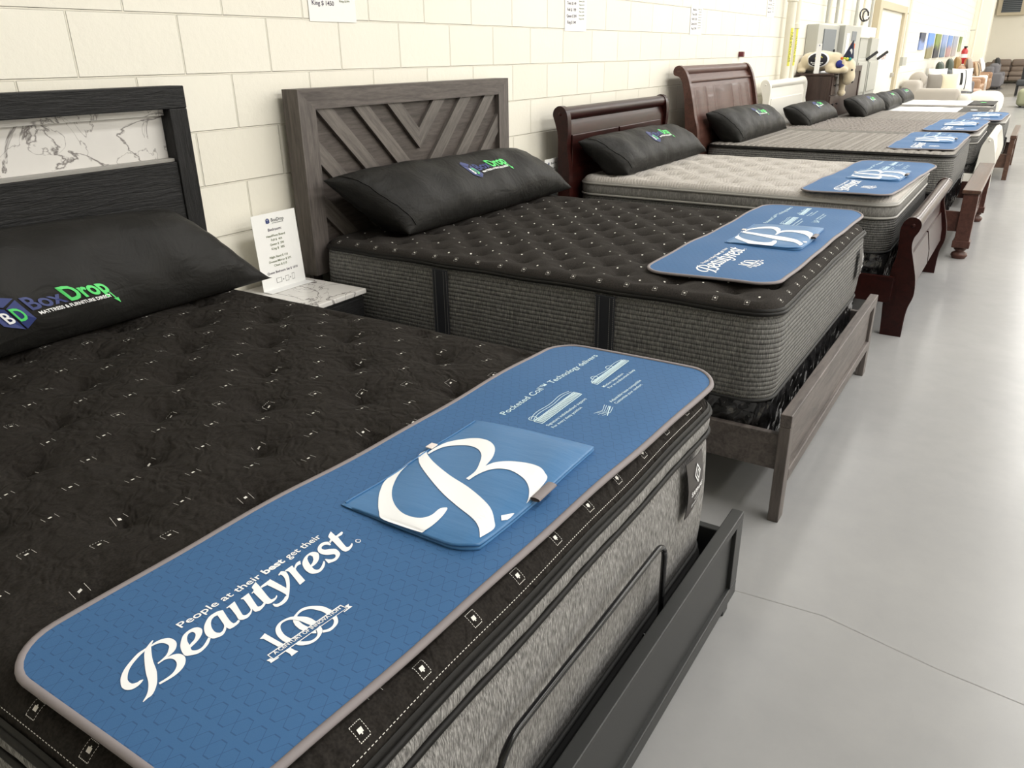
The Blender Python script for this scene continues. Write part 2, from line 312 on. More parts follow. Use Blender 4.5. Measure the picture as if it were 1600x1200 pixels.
M_floor = mat('polished_concrete', (.52, .52, .515), .2, spec=.17); n = N(M_floor); p = n.pos()
a = n.noise(p, 1.1, 5, .6, .4); b = n.noise(p, 9, 4, .65)
n.out('Base Color', n.ramp(n.math('ADD', n.math('MULTIPLY', a, .65), n.math('MULTIPLY', b, .35)), [(.3, (.262, .262, .264)), (.7, (.312, .310, .308))]))
n.out('Roughness', n.math('ADD', n.math('MULTIPLY', n.noise(p, 3.5, 5, .7), .12), .18))
n.bump(n.noise(p, 6, 3, .6), .06, .004)
M_plank = mat('grey_vinyl_plank', (.2, .19, .18), .25); n = N(M_plank); xyz = n.sep(n.pos())
cb = n.new('ShaderNodeCombineXYZ', {0: xyz.outputs[0], 1: xyz.outputs[1]})
br = n.new('ShaderNodeTexBrick', {'Vector': cb.outputs[0], 'Scale': 1.0, 'Mortar Size': .004, 'Brick Width': 1.2, 'Row Height': .18, 'Color1': (.23, .22, .20, 1), 'Color2': (.12, .115, .11, 1), 'Mortar': (.05, .05, .05, 1)})
n.out('Base Color', br.outputs['Color'])
M_joint = mat('floor_joint_filler', (.30, .295, .285), .5)

M_blackwood = wood('black_wood_grain', (.018, .018, .019), (.004, .004, .004), 'y', .5, 2.6, 1.0, spec=.25)
M_blackwood_v = wood('black_wood_grain_upright', (.018, .018, .019), (.004, .004, .004), 'z', .5, 2.6, 1.0, spec=.25)
M_blacksatin = mat('black_satin_board', (.027, .028, .028), .4, spec=.35)
M_greywood = wood('grey_brown_wood', (.145, .125, .115), (.070, .060, .056), 'y', .5, 1.0, .25)
M_greywood_p = wood('grey_brown_panel_wood', (.098, .082, .074), (.045, .037, .033), 'y', .5, 1.3, .25)
M_greywood_v = wood('grey_brown_wood_upright', (.150, .130, .120), (.075, .065, .060), 'z', .5, 1.0, .25)
M_cherry = wood('dark_cherry_wood', (.032, .0065, .005), (.014, .0035, .003), 'y', .3, .7, .05, coat=.03, spec=.2)
M_cherry2 = wood('red_cherry_wood', (.095, .040, .030), (.055, .022, .016), 'y', .42, .7, .05, coat=.05)
M_plankwood = wood('brown_mission_wood', (.11, .055, .035), (.06, .03, .02), 'y', .35, .8, .1, coat=.3)
M_whitepaint = mat('white_painted_wood', (.82, .80, .74), .35, coat=.2)
M_darkbrown = wood('espresso_wood', (.070, .045, .038), (.040, .026, .022), 'z', .4, .8, .08)
def heather(name, lo, mid, hi, ribs=0, streak=(260, 260, 22)):
    m = mat(name, mid, .9, spec=.2); n = N(m); p = n.pos()
    a = n.noise(n.mapping(p, streak), 1.0, 3, .6)
    n.out('Base Color', n.ramp(a, [(.32, lo), (.5, mid), (.7, hi)]))
    h = n.math('MULTIPLY', a, .04 if ribs else .3)
    if ribs:
        z = n.sep(p).outputs[2]
        wv = n.math('ABSOLUTE', n.math('SINE', n.math('MULTIPLY', n.math('ADD', z, n.math('MULTIPLY', n.noise(p, 5, 2), .006)), PI / ribs)))
        h = n.math('ADD', h, n.math('POWER', wv, .35))
    n.bump(h, 1.0 if ribs else .8, .006 if ribs else .004); return m
M_heather = heather('grey_heather_knit', (.075, .073, .07), (.21, .205, .198), (.47, .46, .445), streak=(480, 480, 50))
M_heather_rib = heather('dark_grey_ribbed_knit', (.075, .075, .073), (.155, .153, .147), (.30, .295, .28), .0165, (420, 420, 45))
M_heather_dk = heather('charcoal_ribbed_knit', (.05, .05, .048), (.10, .098, .093), (.20, .195, .185), .013, (300, 300, 50))
def quilt_top(name, lo, hi, style):
    m = mat(name, hi, .9, spec=.12); n = N(m); p = n.pos()
    if style == 'floral':
        w = n.noise(p, 14, 2, .5); v2 = n.new('ShaderNodeVectorMath', {0: p}, operation='ADD')
        d = n.new('ShaderNodeTexNoise', {'Vector': p, 'Scale': 9.0, 'Detail': 2.0}); sc = n.new('ShaderNodeVectorMath', {0: d.outputs['Color'], 3: .10}, operation='SCALE')
        n.t.links.new(sc.outputs[0], v2.inputs[1])
        wv = n.new('ShaderNodeTexVoronoi', {'Vector': v2.outputs[0], 'Scale': 38.0}, feature='SMOOTH_F1').outputs[0]
        wa = n.new('ShaderNodeTexWave', {'Vector': v2.outputs[0], 'Scale': 22.0, 'Distortion': 6.0, 'Detail': 1.0, 'Detail Scale': 1.5}, bands_direction='DIAGONAL').outputs[1]
        h = n.math('ADD', n.math('MULTIPLY', wv, .9), n.math('MULTIPLY', wa, .08)); st, di = 1.0, .0085
    elif style == 'fine':
        h = n.noise(n.mapping(p, (1, 1, 1)), 120, 2, .5, 1.5); st, di = .5, .003
    elif style == 'leaf':
        wa = n.new('ShaderNodeTexWave', {'Vector': p, 'Scale': 16.0, 'Distortion': 9.0, 'Detail': 1.0, 'Detail Scale': .6}, bands_direction='X').outputs[1]
        h = wa; st, di = .45, .003
    else:
        xyz = n.sep(p)
        a = n.math('SINE', n.math('MULTIPLY', xyz.outputs[0], PI / .045)); b = n.math('SINE', n.math('MULTIPLY', xyz.outputs[1], PI / .06))
        h = n.math('ABSOLUTE', n.math('MULTIPLY', a, b)); st, di = .8, .008
    n.out('Base Color', n.ramp(n.noise(p, 240, 2), [(.35, lo), (.65, hi)]))
    n.bump(h, st, di); return m
M_top_black = quilt_top('black_quilted_knit', (.013, .0112, .0098), (.024, .0208, .0180), 'floral')
M_top_black2 = quilt_top('charcoal_quilted_knit', (.020, .0178, .016), (.034, .030, .027), 'fine')
M_top_light = quilt_top('silver_quilted_knit', (.36, .335, .31), (.50, .475, .445), 'leaf')
M_top_grey = quilt_top('taupe_grey_quilted_knit', (.20, .185, .17), (.33, .31, .285), 'grid')
M_top_wave = quilt_top('taupe_grey_waved_knit', (.17, .155, .145), (.31, .285, .265), 'grid')
M_pipe_black = mat('black_satin_piping', (.007, .0065, .006), .5, spec=.2)
M_pipe_grey = mat('silver_grey_piping', (.30, .29, .27), .45)
M_stitch = mat('white_stitching', (.75, .73, .68), .7)
M_strap = mat('navy_black_webbing', (.012, .014, .02), .6)
M_steelblk = mat('gloss_black_steel', (.005, .005, .006), .16, spec=.35, coat=.15)
M_matteblk = mat('matte_black', (.012, .012, .012), .7)
M_plastic = mat('crinkled_plastic_wrap', (.02, .02, .021), .10, spec=.6, coat=.5); n = N(M_plastic)
n.bump(n.new('ShaderNodeTexVoronoi', {'Vector': n.pos(), 'Scale': 22.0}, feature='SMOOTH_F1').outputs[0], 1.0, .03)
def cloth_black(name, c):
    m = mat(name, c, .5, spec=.16); n = N(m); p = n.pos()
    a = n.noise(p, 7, 4, .6, 1.0); b = n.noise(n.mapping(p, (1, .5, 1.5)), 17, 3, .55, .8)
    n.bump(n.math('ADD', a, n.math('MULTIPLY', b, .4)), .35, .02); return m
M_pillow = cloth_black('black_pillow_cover', (.0125, .012, .011))
M_pad = mat('blue_printed_fabric', (.055, .155, .33), .6, spec=.25); n = N(M_pad); p = n.obj(); xyz = n.sep(p)
_X, _Y = xyz.outputs[0], xyz.outputs[1]
tz = n.math('MULTIPLY', n.math('SUBTRACT', n.math('PINGPONG', n.math('MULTIPLY', _X, 1.0), .024), .012), 1.9)
tz = n.math('MINIMUM', n.math('MAXIMUM', tz, -.0135), .0135)
def _fam(sign):
    q = n.math('ADD', _Y, n.math('MULTIPLY', tz, sign))
    return n.math('ABSOLUTE', n.math('SUBTRACT', n.math('FRACT', n.math('MULTIPLY', q, 1 / .040)), .5))
ln = n.math('LESS_THAN', n.math('MINIMUM', _fam(1.0), _fam(-1.0)), .022)
nz = n.noise(p, 3, 3)
n.out('Base Color', n.mix(n.math('MULTIPLY', ln, .62), n.mix(nz, (.040, .118, .268), (.046, .130, .285)), (.020, .062, .150)))
n.bump(n.noise(p, 500, 2), .1, .001)
M_pocket = mat('blue_nylon_fabric', (.052, .170, .365), .38, spec=.4); n = N(M_pocket)
n.bump(n.noise(n.mapping(n.obj(), (9, 40, 9)), 1.0, 3), .35, .004)
M_padborder = mat('mauve_grey_binding', (.23, .205, .21), .6, spec=.3)
M_print = mat('white_print', (.90, .91, .92), .6, spec=.3)
M_print2 = mat('pale_blue_print', (.62, .80, .86), .6)
M_pink = mat('pale_pink_loop', (.8, .72, .68), .6)
M_green = mat('green_print', (.09, .68, .16), .5)
M_navy = mat('navy_print', (.018, .032, .16), .5)
M_navylt = mat('blue_logo_print', (.022, .038, .17), .5)
M_paper = mat('white_card', (.90, .90, .88), .5)
M_ink = mat('black_ink', (.06, .06, .065), .6)
M_inkgreen = mat('olive_green_ink', (.10, .13, .04), .6)
M_inkpurple = mat('dark_purple_ink', (.05, .03, .07), .6)
M_marble = mat('white_veined_marble', (.72, .70, .67), .25); n = N(M_marble); p = n.pos()
v1 = n.noise(n.mapping(p, (1, 1, 1.0), rot=(.6, 0, .3)), 3.0, 6, .55, 1.0)
d1 = n.math('ABSOLUTE', n.math('SUBTRACT', v1, .5))
v3 = n.noise(n.mapping(p, (1.2, 1.2, 1.2), rot=(.2, .5, 1.1)), 4.0, 5, .5, 1.2)
d2 = n.math('ABSOLUTE', n.math('SUBTRACT', v3, .52))
cl = n.noise(p, 5, 4, .6)
c0 = n.mix(n.math('MULTIPLY', cl, .5), (.80, .78, .75), (.50, .475, .46))
k1 = n.ramp(d1, [(0.0, (1, 1, 1)), (.012, (0, 0, 0))]); k2 = n.ramp(d2, [(0.0, (1, 1, 1)), (.009, (0, 0, 0))])
c1_ = n.mix(n.math('MULTIPLY', k1, .85), c0, (.05, .035, .035)); n.out('Base Color', n.mix(n.math('MULTIPLY', k2, .7), c1_, (.10, .08, .08)))
M_dirtypipe = mat('cream_painted_pipe', (.80, .76, .64), .35)
M_galv = mat('grey_painted_steel', (.46, .46, .42), .45, metal=.2)
M_galv2 = mat('dark_grey_steel_door', (.17, .19, .21), .45, metal=.2)
M_label = mat('white_label', (.85, .85, .84), .5)
M_yellow = mat('yellow_label', (.75, .72, .10), .5)
M_red = mat('red_enamel', (.45, .015, .02), .25, coat=.4)
M_doorpaint = mat('cream_painted_door', (.84, .82, .74), .45)
M_oak = mat('tan_door_edge', (.55, .48, .34), .5)
M_leather = mat('tan_leather', (.33, .19, .105), .38)
M_leather_gr = mat('taupe_leather', (.20, .155, .125), .4)
M_boucle = mat('ivory_boucle', (.66, .63, .56), .9, sheen=.3); N(M_boucle).bump(N(M_boucle).noise(N(M_boucle).pos(), 90, 2), .4, .01)
M_boucle_gr = mat('warm_grey_chenille', (.44, .405, .36), .9, sheen=.3)
M_taupe = mat('taupe_weave', (.27, .25, .225), .9)
M_charcoal = mat('charcoal_upholstery', (.05, .055, .06), .7)
M_slate = mat('slate_grey_upholstery', (.16, .155, .165), .8)
M_floral = mat('floral_weave', (.5, .45, .4), .8); n = N(M_floral)
n.out('Base Color', n.ramp(n.noise(n.pos(), 14, 3), [(.4, (.62, .57, .5)), (.55, (.35, .27, .24)), (.7, (.6, .55, .5))]))
M_olive = mat('olive_upholstery', (.30, .31, .20), .8)
M_plush = mat('cream_plush', (.66, .57, .40), .95, sheen=.6); N(M_plush).bump(N(M_plush).noise(N(M_plush).pos(), 120, 3), .5, .006)
M_blueknit = mat('royal_blue_cloth', (.012, .02, .22), .7)
M_nose = mat('dark_plush_patch', (.014, .014, .022), .8)
M_lime = mat('lime_pompom', (.55, .65, .06), .8); M_teal = mat('teal_pompom', (.03, .30, .28), .8); M_orange = mat('orange_pompom', (.75, .16, .04), .8)
M_chrome = mat('brushed_nickel', (.5, .48, .45), .3, metal=1)
M_glass = mat('grey_mesh', (.04, .05, .06), .4)

# ------------------------------------------------------------------ the room
XW, YE, YB = 13.0, 43.6, -9.0
def slab(name, x0, x1, y0, y1, z0, z1, m):
    return struct(MB().box(x0, x1, y0, y1, z0, z1).build(name, m))
slab('floor', -.2, XW, YB, 29.0, -.2, 0, M_floor)
slab('floor_planks', -.2, XW, 29.0, YE, -.2, 0, M_plank)
slab('wall_left', -.2, 0.0, YB, YE, 0, CEIL + .1, M_wall)
slab('wall_end', 0, XW, YE, YE + .2, 0, CEIL + .1, M_wall_end)
slab('wall_right', XW, XW + .2, YB, YE, 0, CEIL + .1, M_wall)
slab('wall_back', 0, XW, YB - .2, YB, 0, CEIL + .1, M_wall_end)
slab('ceiling', -.2, XW + .2, YB - .2, YE + .2, CEIL + .1, CEIL + .3, M_ceiling)
mb = MB()
pts = [(2.2, -.62), (2.45, -.60), (2.75, -.66), (3.1, -.70), (3.6, -.76), (4.6, -.86)]
for (xa, ya), (xb, yb) in zip(pts, pts[1:]):
    mb.box(xa, xb + .001, min(ya, yb) - .0012, max(ya, yb) + .0012, 0.0, .0006)
mb = MB()
P = [Vector((x, y, .0008)) for x, y in pts]
for q0, q1 in zip(P, P[1:]):
    t = (q1 - q0).normalized(); s_ = Vector((-t.y, t.x, 0)) * .0012
    mb.quad(q0 - s_, q1 - s_, q1 + s_, q0 + s_)
struct(mb.build('trim_1', M_joint))
# ------------------------------------------------------------------ mattress
def rring(x0, x1, y0, y1, r, step=.03):
    """closed outline of a rounded rectangle, list of (x, y, nx, ny)"""
    out = []
    def seg(a, b, nrm):
        L = math.dist(a, b); k = max(1, int(L / step))
        for i in range(k): out.append((a[0] + (b[0] - a[0]) * i / k, a[1] + (b[1] - a[1]) * i / k, *nrm))
    def arc(cx, cy, a0):
        for i in range(8):
            t = a0 + i / 8 * PI / 2; out.append((cx + r * math.cos(t), cy + r * math.sin(t), math.cos(t), math.sin(t)))
    seg((x1, y0 + r), (x1, y1 - r), (1, 0)); arc(x1 - r, y1 - r, 0)
    seg((x1 - r, y1), (x0 + r, y1), (0, 1)); arc(x0 + r, y1 - r, PI / 2)
    seg((x0, y1 - r), (x0, y0 + r), (-1, 0)); arc(x0 + r, y0 + r, PI)
    seg((x0 + r, y0), (x1 - r, y0), (0, -1)); arc(x1 - r, y0 + r, 3 * PI / 2)
    return out
def loft(mb, ring, prof, wav=None, mi=0, closed_prof=False):
    rows = []
    for (x, y, nx, ny) in ring:
        dz = wav(x, y) if wav else 0
        rows.append([(x + nx * o, y + ny * o, z + dz) for o, z in prof])
    mb.grid(rows, mi, closed_u=True, closed_v=closed_prof)
def circ(o, z, r, n=8): return [(o + r * math.cos(k * 2 * PI / n), z + r * math.sin(k * 2 * PI / n)) for k in range(n)]

class TopSurface:
    def __init__(s, x0, x1, y0, y1, zp, zt, R, w, bx, by, cx, cy, dep, rad, kind, wav):
        s.__dict__.update(locals())
    def h(s, X, Y, D):
        t = np.clip(D / s.w, 0, 1); base = s.zp + (s.zt - s.zp) * np.sqrt(np.clip(1 - (1 - t) ** 2, 0, 1))
        a = (X - s.cx) / s.bx; b = (Y - s.cy) / s.by
        # nearest lattice point with a+b even
        u = (a + b) / 2; v = (a - b) / 2; fu = u - np.round(u); fv = v - np.round(v)
        da = (fu + fv) * s.bx; db = (fu - fv) * s.by; r = np.hypot(da, db)
        fade = np.clip((D - .03) / .05, 0, 1)
        if s.kind == 'tuft':
            ang = np.arctan2(db, da)
            z = base - s.dep * np.exp(-(r / s.rad)) * fade - .25 * s.dep * np.exp(-(r / (s.rad * 2.5)) ** 2) * fade * (1 + .35 * np.cos(5 * ang + X * 9))
            z += .0022 * np.sin(X * 23 + 1.3) * np.sin(Y * 19) * fade
        elif s.kind == 'diamond':
            z = base - s.dep * np.exp(-(r / s.rad)) * fade
            z -= .35 * s.dep * np.exp(-np.minimum(np.abs(np.abs(fu) - .5), np.abs(np.abs(fv) - .5)) * 14 * 0 - (np.minimum(np.abs(fu), np.abs(fv)) / .07) ** 2 * .5) * fade * np.clip(r / .04, 0, 1)
        elif s.kind == 'wave':
            z = base + fade * s.dep * (.6 * np.sin(Y * 2 * PI / .19 + 1.2 * np.sin(X * 2 * PI / .5)) + .5 * np.sin(X * 2 * PI / .055 + 2 * np.sin(Y * 14)) * np.sin(Y * 2 * PI / .07))
        elif s.kind == 'grid':
            a2 = np.abs(np.sin(X * PI / s.bx)); b2 = np.abs(np.sin((Y + s.by * .5 * np.floor(X / s.bx)) * PI / s.by)); z = base + fade * s.dep * (np.minimum(a2, b2) ** .5 - .6)
        else: z = base + fade * s.dep * .3 * np.sin(X * 9) * np.sin(Y * 8)
        if s.wav:
            k = np.clip(1 - D / .05, 0, 1); z = z + k * s.wavnp(X, Y)
        return z
    def wavnp(s, X, Y): return .0022 * np.sin(X * 17) * np.cos(Y * 15) if s.wav else 0 * X
    def D(s, X, Y): return np.minimum(np.minimum(X - s.x0, s.x1 - X), np.minimum(Y - s.y0, s.y1 - Y))
    def z_at(s, x, y, x_=None):
        X = np.array([x]); Y = np.array([y]); return float(s.h(X, Y, s.D(X, Y))[0])
    def mesh(s, res):
        nx = int((s.x1 - s.x0) / res); ny = int((s.y1 - s.y0) / res)
        def nodes(a, b, n):
            e = np.array([0, .002, .005, .009, .014, .020, .028]) ; lin = np.linspace(.036, (b - a) - .036, n); return a + np.concatenate([e, lin, (b - a) - e[::-1]])
        xs = nodes(s.x0, s.x1, nx); ys = nodes(s.y0, s.y1, ny); nx = len(xs) - 1; ny = len(ys) - 1
        X, Y = np.meshgrid(xs, ys, indexing='ij'); D = s.D(X, Y)
        # squash the corners round
        PX, PY = X.copy(), Y.copy()
        ax = np.minimum(X - s.x0, s.x1 - X); ay = np.minimum(Y - s.y0, s.y1 - Y); R = s.R
        msk = (ax < R) & (ay < R); lx = (R - ax); ly = (R - ay); hyp = np.hypot(lx, ly) + 1e-9; k = np.maximum(lx, ly) / hyp
        sx = np.where(X < (s.x0 + s.x1) / 2, -1, 1); sy = np.where(Y < (s.y0 + s.y1) / 2, -1, 1)
        cxx = np.where(sx < 0, s.x0 + R, s.x1 - R); cyy = np.where(sy < 0, s.y0 + R, s.y1 - R)
        PX = np.where(msk, cxx + sx * lx * k, X); PY = np.where(msk, cyy + sy * ly * k, Y)
        Z = s.h(PX, PY, np.where(msk, np.minimum(D, R - np.maximum(lx, ly)), D))
        V = np.stack([PX, PY, Z], -1).reshape(-1, 3)
        i, j = np.meshgrid(np.arange(nx), np.arange(ny), indexing='ij'); a = (i * (ny + 1) + j).ravel()
        F = np.stack([a, a + ny + 1, a + ny + 2, a + 1], -1)
        return V, F

def make_mattress(label, x0, x1, y0, y1, z0, zp, zt, top_m, side_m, pipe_m, lattice, kind='tuft', dep=.03, rad=.03, R=.10, w=.05, res=.012,
                  piles=None, band_m=None, marks=None, marks_edge=None, handles=(), tagx=None, wav=False, band_col=None, wave_side=0.0):
    cat = 'mattress'
    root = thing('mattress', label, cat, ((x0 + x1) / 2, (y0 + y1) / 2, z0))
    bx, by, cx, cy = lattice
    T = TopSurface(x0, x1, y0, y1, zp, zt, R, w, bx, by, cx, cy, dep, rad, kind, wav)
    V, F = T.mesh(res)
    me = bpy.data.meshes.new('top'); nv = len(V)
    mk = MB()
    if marks:
        ma, mb_, mx, my, sc = marks
        for i in range(-60, 60):
            for j in range(-60, 60):
                if (i + j) % 2: continue
                X = mx + i * ma; Y = my + j * mb_
                d = min(X - x0, x1 - X, Y - y0, y1 - Y)
                if d < .035: continue
                def P(dx, dy): return (X + dx * sc, Y + dy * sc, T.z_at(X + dx * sc, Y + dy * sc) + .0012)
                def ln(ax, ay, bx_, by_, w_=.0006):
                    t = Vector((bx_ - ax, by_ - ay)); t.normalize(); nx_, ny_ = -t.y * w_, t.x * w_
                    mk.quad(P(ax - nx_, ay - ny_), P(bx_ - nx_, by_ - ny_), P(bx_ + nx_, by_ + ny_), P(ax + nx_, ay + ny_))
                if sc > .6:
                    ln(-.010, -.012, .007, -.012, .00026); ln(-.007, .012, .010, .012, .00026)
                    mk.quad(P(-.0018, -.0036), P(.0024, -.0030), P(.0018, .0036), P(-.0024, .0030))
                    if (i * 7 + j * 3) % 5 == 0:
                        for q in range(5): ln(-.011 , -.011 + q * .005, -.011, -.009 + q * .005, .0005)
                else:
                    mk.quad(P(-.008, -.010), P(.008, -.010), P(.008, .010), P(-.008, .010))
    if marks_edge:
        # stitched squares along the rolled edge, near side and foot side
        sp, ins, sc = marks_edge
        def sq(fn):
            def L(a, b, w_=.0004):
                t = (Vector(b) - Vector(a)).normalized(); nx_, ny_ = -t.y * w_, t.x * w_
                mk.quad(fn(a[0] - nx_, a[1] - ny_), fn(b[0] - nx_, b[1] - ny_), fn(b[0] + nx_, b[1] + ny_), fn(a[0] + nx_, a[1] + ny_))
            s_ = .0095
            for q in range(6):
                o = -s_ + q * 2 * s_ / 6; g = 2 * s_ / 6 * .6
                L((o, -s_), (o + g, -s_)); L((o, s_), (o + g, s_)); L((-s_, o), (-s_, o + g)); L((s_, o), (s_, o + g))
            mk.quad(fn(-.0028, -.0036), fn(.0026, -.0044), fn(.0028, .0036), fn(-.0026, .0044))
            mk.quad(fn(.0026, -.001), fn(.0044, -.0012), fn(.0044, .0012), fn(.0026, .001))
        k = 0; y = y0 + .10
        while y < y1 - .08:
            def fn(a, b, y=y):
                X = x1 - ins + a * sc; return (X + .0012, y + b * sc, T.z_at(X, y + b * sc) + .0012)
            sq(fn); y += sp
        x = x0 + .10
        while x < x1 - .08:
            def fn(a, b, x=x):
                Y = y0 + ins + a * sc; return (x + b * sc, Y - .0012, T.z_at(x + b * sc, Y) + .0012)
            sq(fn); x += sp
        for (ax, bx_) in ((x1 - ins + .017, 1), (y0 + ins - .017, 0)):
            t0, t1 = (y0 + .1, y1 - .1) if bx_ else (x0 + .1, x1 - .1); q = t0
            while q < t1:
                if bx_: a = (ax, q); b = (ax, q + .004)
                else: a = (q, ax); b = (q + .004, ax)
                wv_ = .0003
                def P(x_, y_): return (x_ + .0008 * bx_, y_ - .0008 * (1 - bx_), T.z_at(x_, y_) + .0010)
                if bx_: mk.quad(P(ax - wv_, a[1]), P(ax + wv_, a[1]), P(ax + wv_, b[1]), P(ax - wv_, b[1]))
                else: mk.quad(P(a[0], ax - wv_), P(b[0], ax - wv_), P(b[0], ax + wv_), P(a[0], ax + wv_))
                q += .007
    allV = V.tolist() + mk.v; allF = F.tolist() + [tuple(i + nv for i in f) for f in mk.f]
    me.from_pydata(allV, [], allF); me.polygons.foreach_set('material_index', [0] * len(F) + [1] * len(mk.f))
    link('quilted_top', me, [top_m, M_stitch], root, True)
    ring = rring(x0, x1, y0, y1, R)
    wv = (lambda x, y: .0022 * math.sin(x * 17) * math.cos(y * 15)) if wav else None
    # sides, top to bottom, with grooves at piles
    zs = [zp] + (piles or []) + [z0]
    mb = MB(); prof = []
    for q, (za, zb) in enumerate(zip(zs, zs[1:])):
        k = 10; bulge = .012 if q == len(zs) - 2 else .010
        for i in range(k + 1):
            t = i / k; prof.append((bulge * (math.sin(PI * t) ** .5) - .002, za + (zb - za) * t))
    rows = []
    for idx, (x, y, nx, ny) in enumerate(ring):
        dz = wv(x, y) if wv else 0
        ww = wave_side * math.sin((x + y) * 2 * PI / .11)
        rows.append([(x + nx * (o + (ww * (1 if (piles and z > piles[0]) else 0))), y + ny * (o + (ww * (1 if (piles and z > piles[0]) else 0))), z + dz * max(0, (z - z0) / (zp - z0))) for o, z in prof])
    mb.grid(rows, 0, closed_u=True)
    mb.add([(x, y, z0) for x, y, _, _ in ring], [tuple(range(len(ring)))])
    if piles:
        up = MB(); up.grid([r_[:11] for r_ in rows], 0, closed_u=True); up.build('upper_border', band_m or side_m, root, True)
        mb.v = []; mb.f = []; mb.m = []; mb.grid([r_[11:] for r_ in rows], 0, closed_u=True); mb.add([(x, y, z0) for x, y, _, _ in ring], [tuple(range(len(ring)))])
    mb.build('side_border', side_m, root, True)
    for i, z in enumerate([zp] + (piles or [])):
        mb = MB(); loft(mb, ring, circ(.006, z, .0068), wv, closed_prof=True); 
        if i == 0: loft(mb, ring, [(0, z + .016), (.004, z + .012), (.006, z + .004), (.004, z)], wv)
        mb.build('piping', pipe_m, root, True)
    mb = MB(); loft(mb, ring, circ(.003, z0 + .004, .006), None, closed_prof=True); mb.build('bottom_piping', M_matteblk, root, True)
    for (hx, hw) in handles:
        mb = MB()
        for dx in (-hw / 2, hw / 2):
            mb.box(hx + dx - .011, hx + dx + .011, y0 - .018, y0 - .011, z0 + .01, zp - .012, .003)
        mb.box(hx - hw / 2, hx + hw / 2, y0 - .016, y0 - .011, z0 + .01, zp - .012, .001)
        mb.build('handle_strap', M_strap, root, False)
        mb = MB()
        for dx in (-hw / 2 - .007, -hw / 2 + .007, hw / 2 - .007, hw / 2 + .007):
            z = z0 + .02
            while z < zp - .02:
                mb.box(hx + dx - .0006, hx + dx + .0006, y0 - .0186, y0 - .0178, z, z + .004); z += .007
        mb.build('handle_stitching', M_pipe_grey, root)
    return root, T

# ------------------------------------------------------------------ brand tag hanging on the foot side
def make_foot_tag(root, x, y, z, w, h):
    mb = MB(); P = []
    for i in range(7):
        t = i / 6; zz = z - h * t; P.append([(x + .006 + .010 * math.sin(t * PI * .9) + .004 * math.sin(v * 3 + t), y + (v - .5) * w, zz) for v in (0, .25, .5, .75, 1)])
    mb.grid(P); P2 = [[(a - .0015, b, c) for a, b, c in r] for r in P]; mb.grid(P2)
    o = mb.build('brand_tag', mat('charcoal_satin_tag', (.045, .04, .038), .45), root, True)
    mb = MB()
    def fn(u, v): # u along y, v up
        t = (-v) / h; return (x + .0085 + .010 * math.sin(t * PI * .9) + .004 * math.sin((u / w + .5) * 3 + t), y + u, z + v)
    def dia(c, r, w_):
        pts = [(c[0], c[1] + r), (c[0] + r * .75, c[1]), (c[0], c[1] - r), (c[0] - r * .75, c[1])]; inn = [(c[0] + (p[0] - c[0]) * w_, c[1] + (p[1] - c[1]) * w_) for p in pts]
        for i in range(4): mb.quad(fn(*pts[i]), fn(*pts[(i + 1) % 4]), fn(*inn[(i + 1) % 4]), fn(*inn[i]))
    dia((0, -h * .27), h * .17, .78); dia((.003, -h * .29), h * .09, .7)
    put_text(mb, 'SAPPHIRE', fn, 0, -h * .60, h * .085, w * .74, align='c', bold=.015)
    put_text(mb, 'LUXURY', fn, 0, -h * .71, h * .04, w * .3, align='c')
    put_text(mb, 'SIMMONS', fn, 0, -h * .82, h * .055, w * .6, align='c')
    mb.build('tag_print', M_print, o)
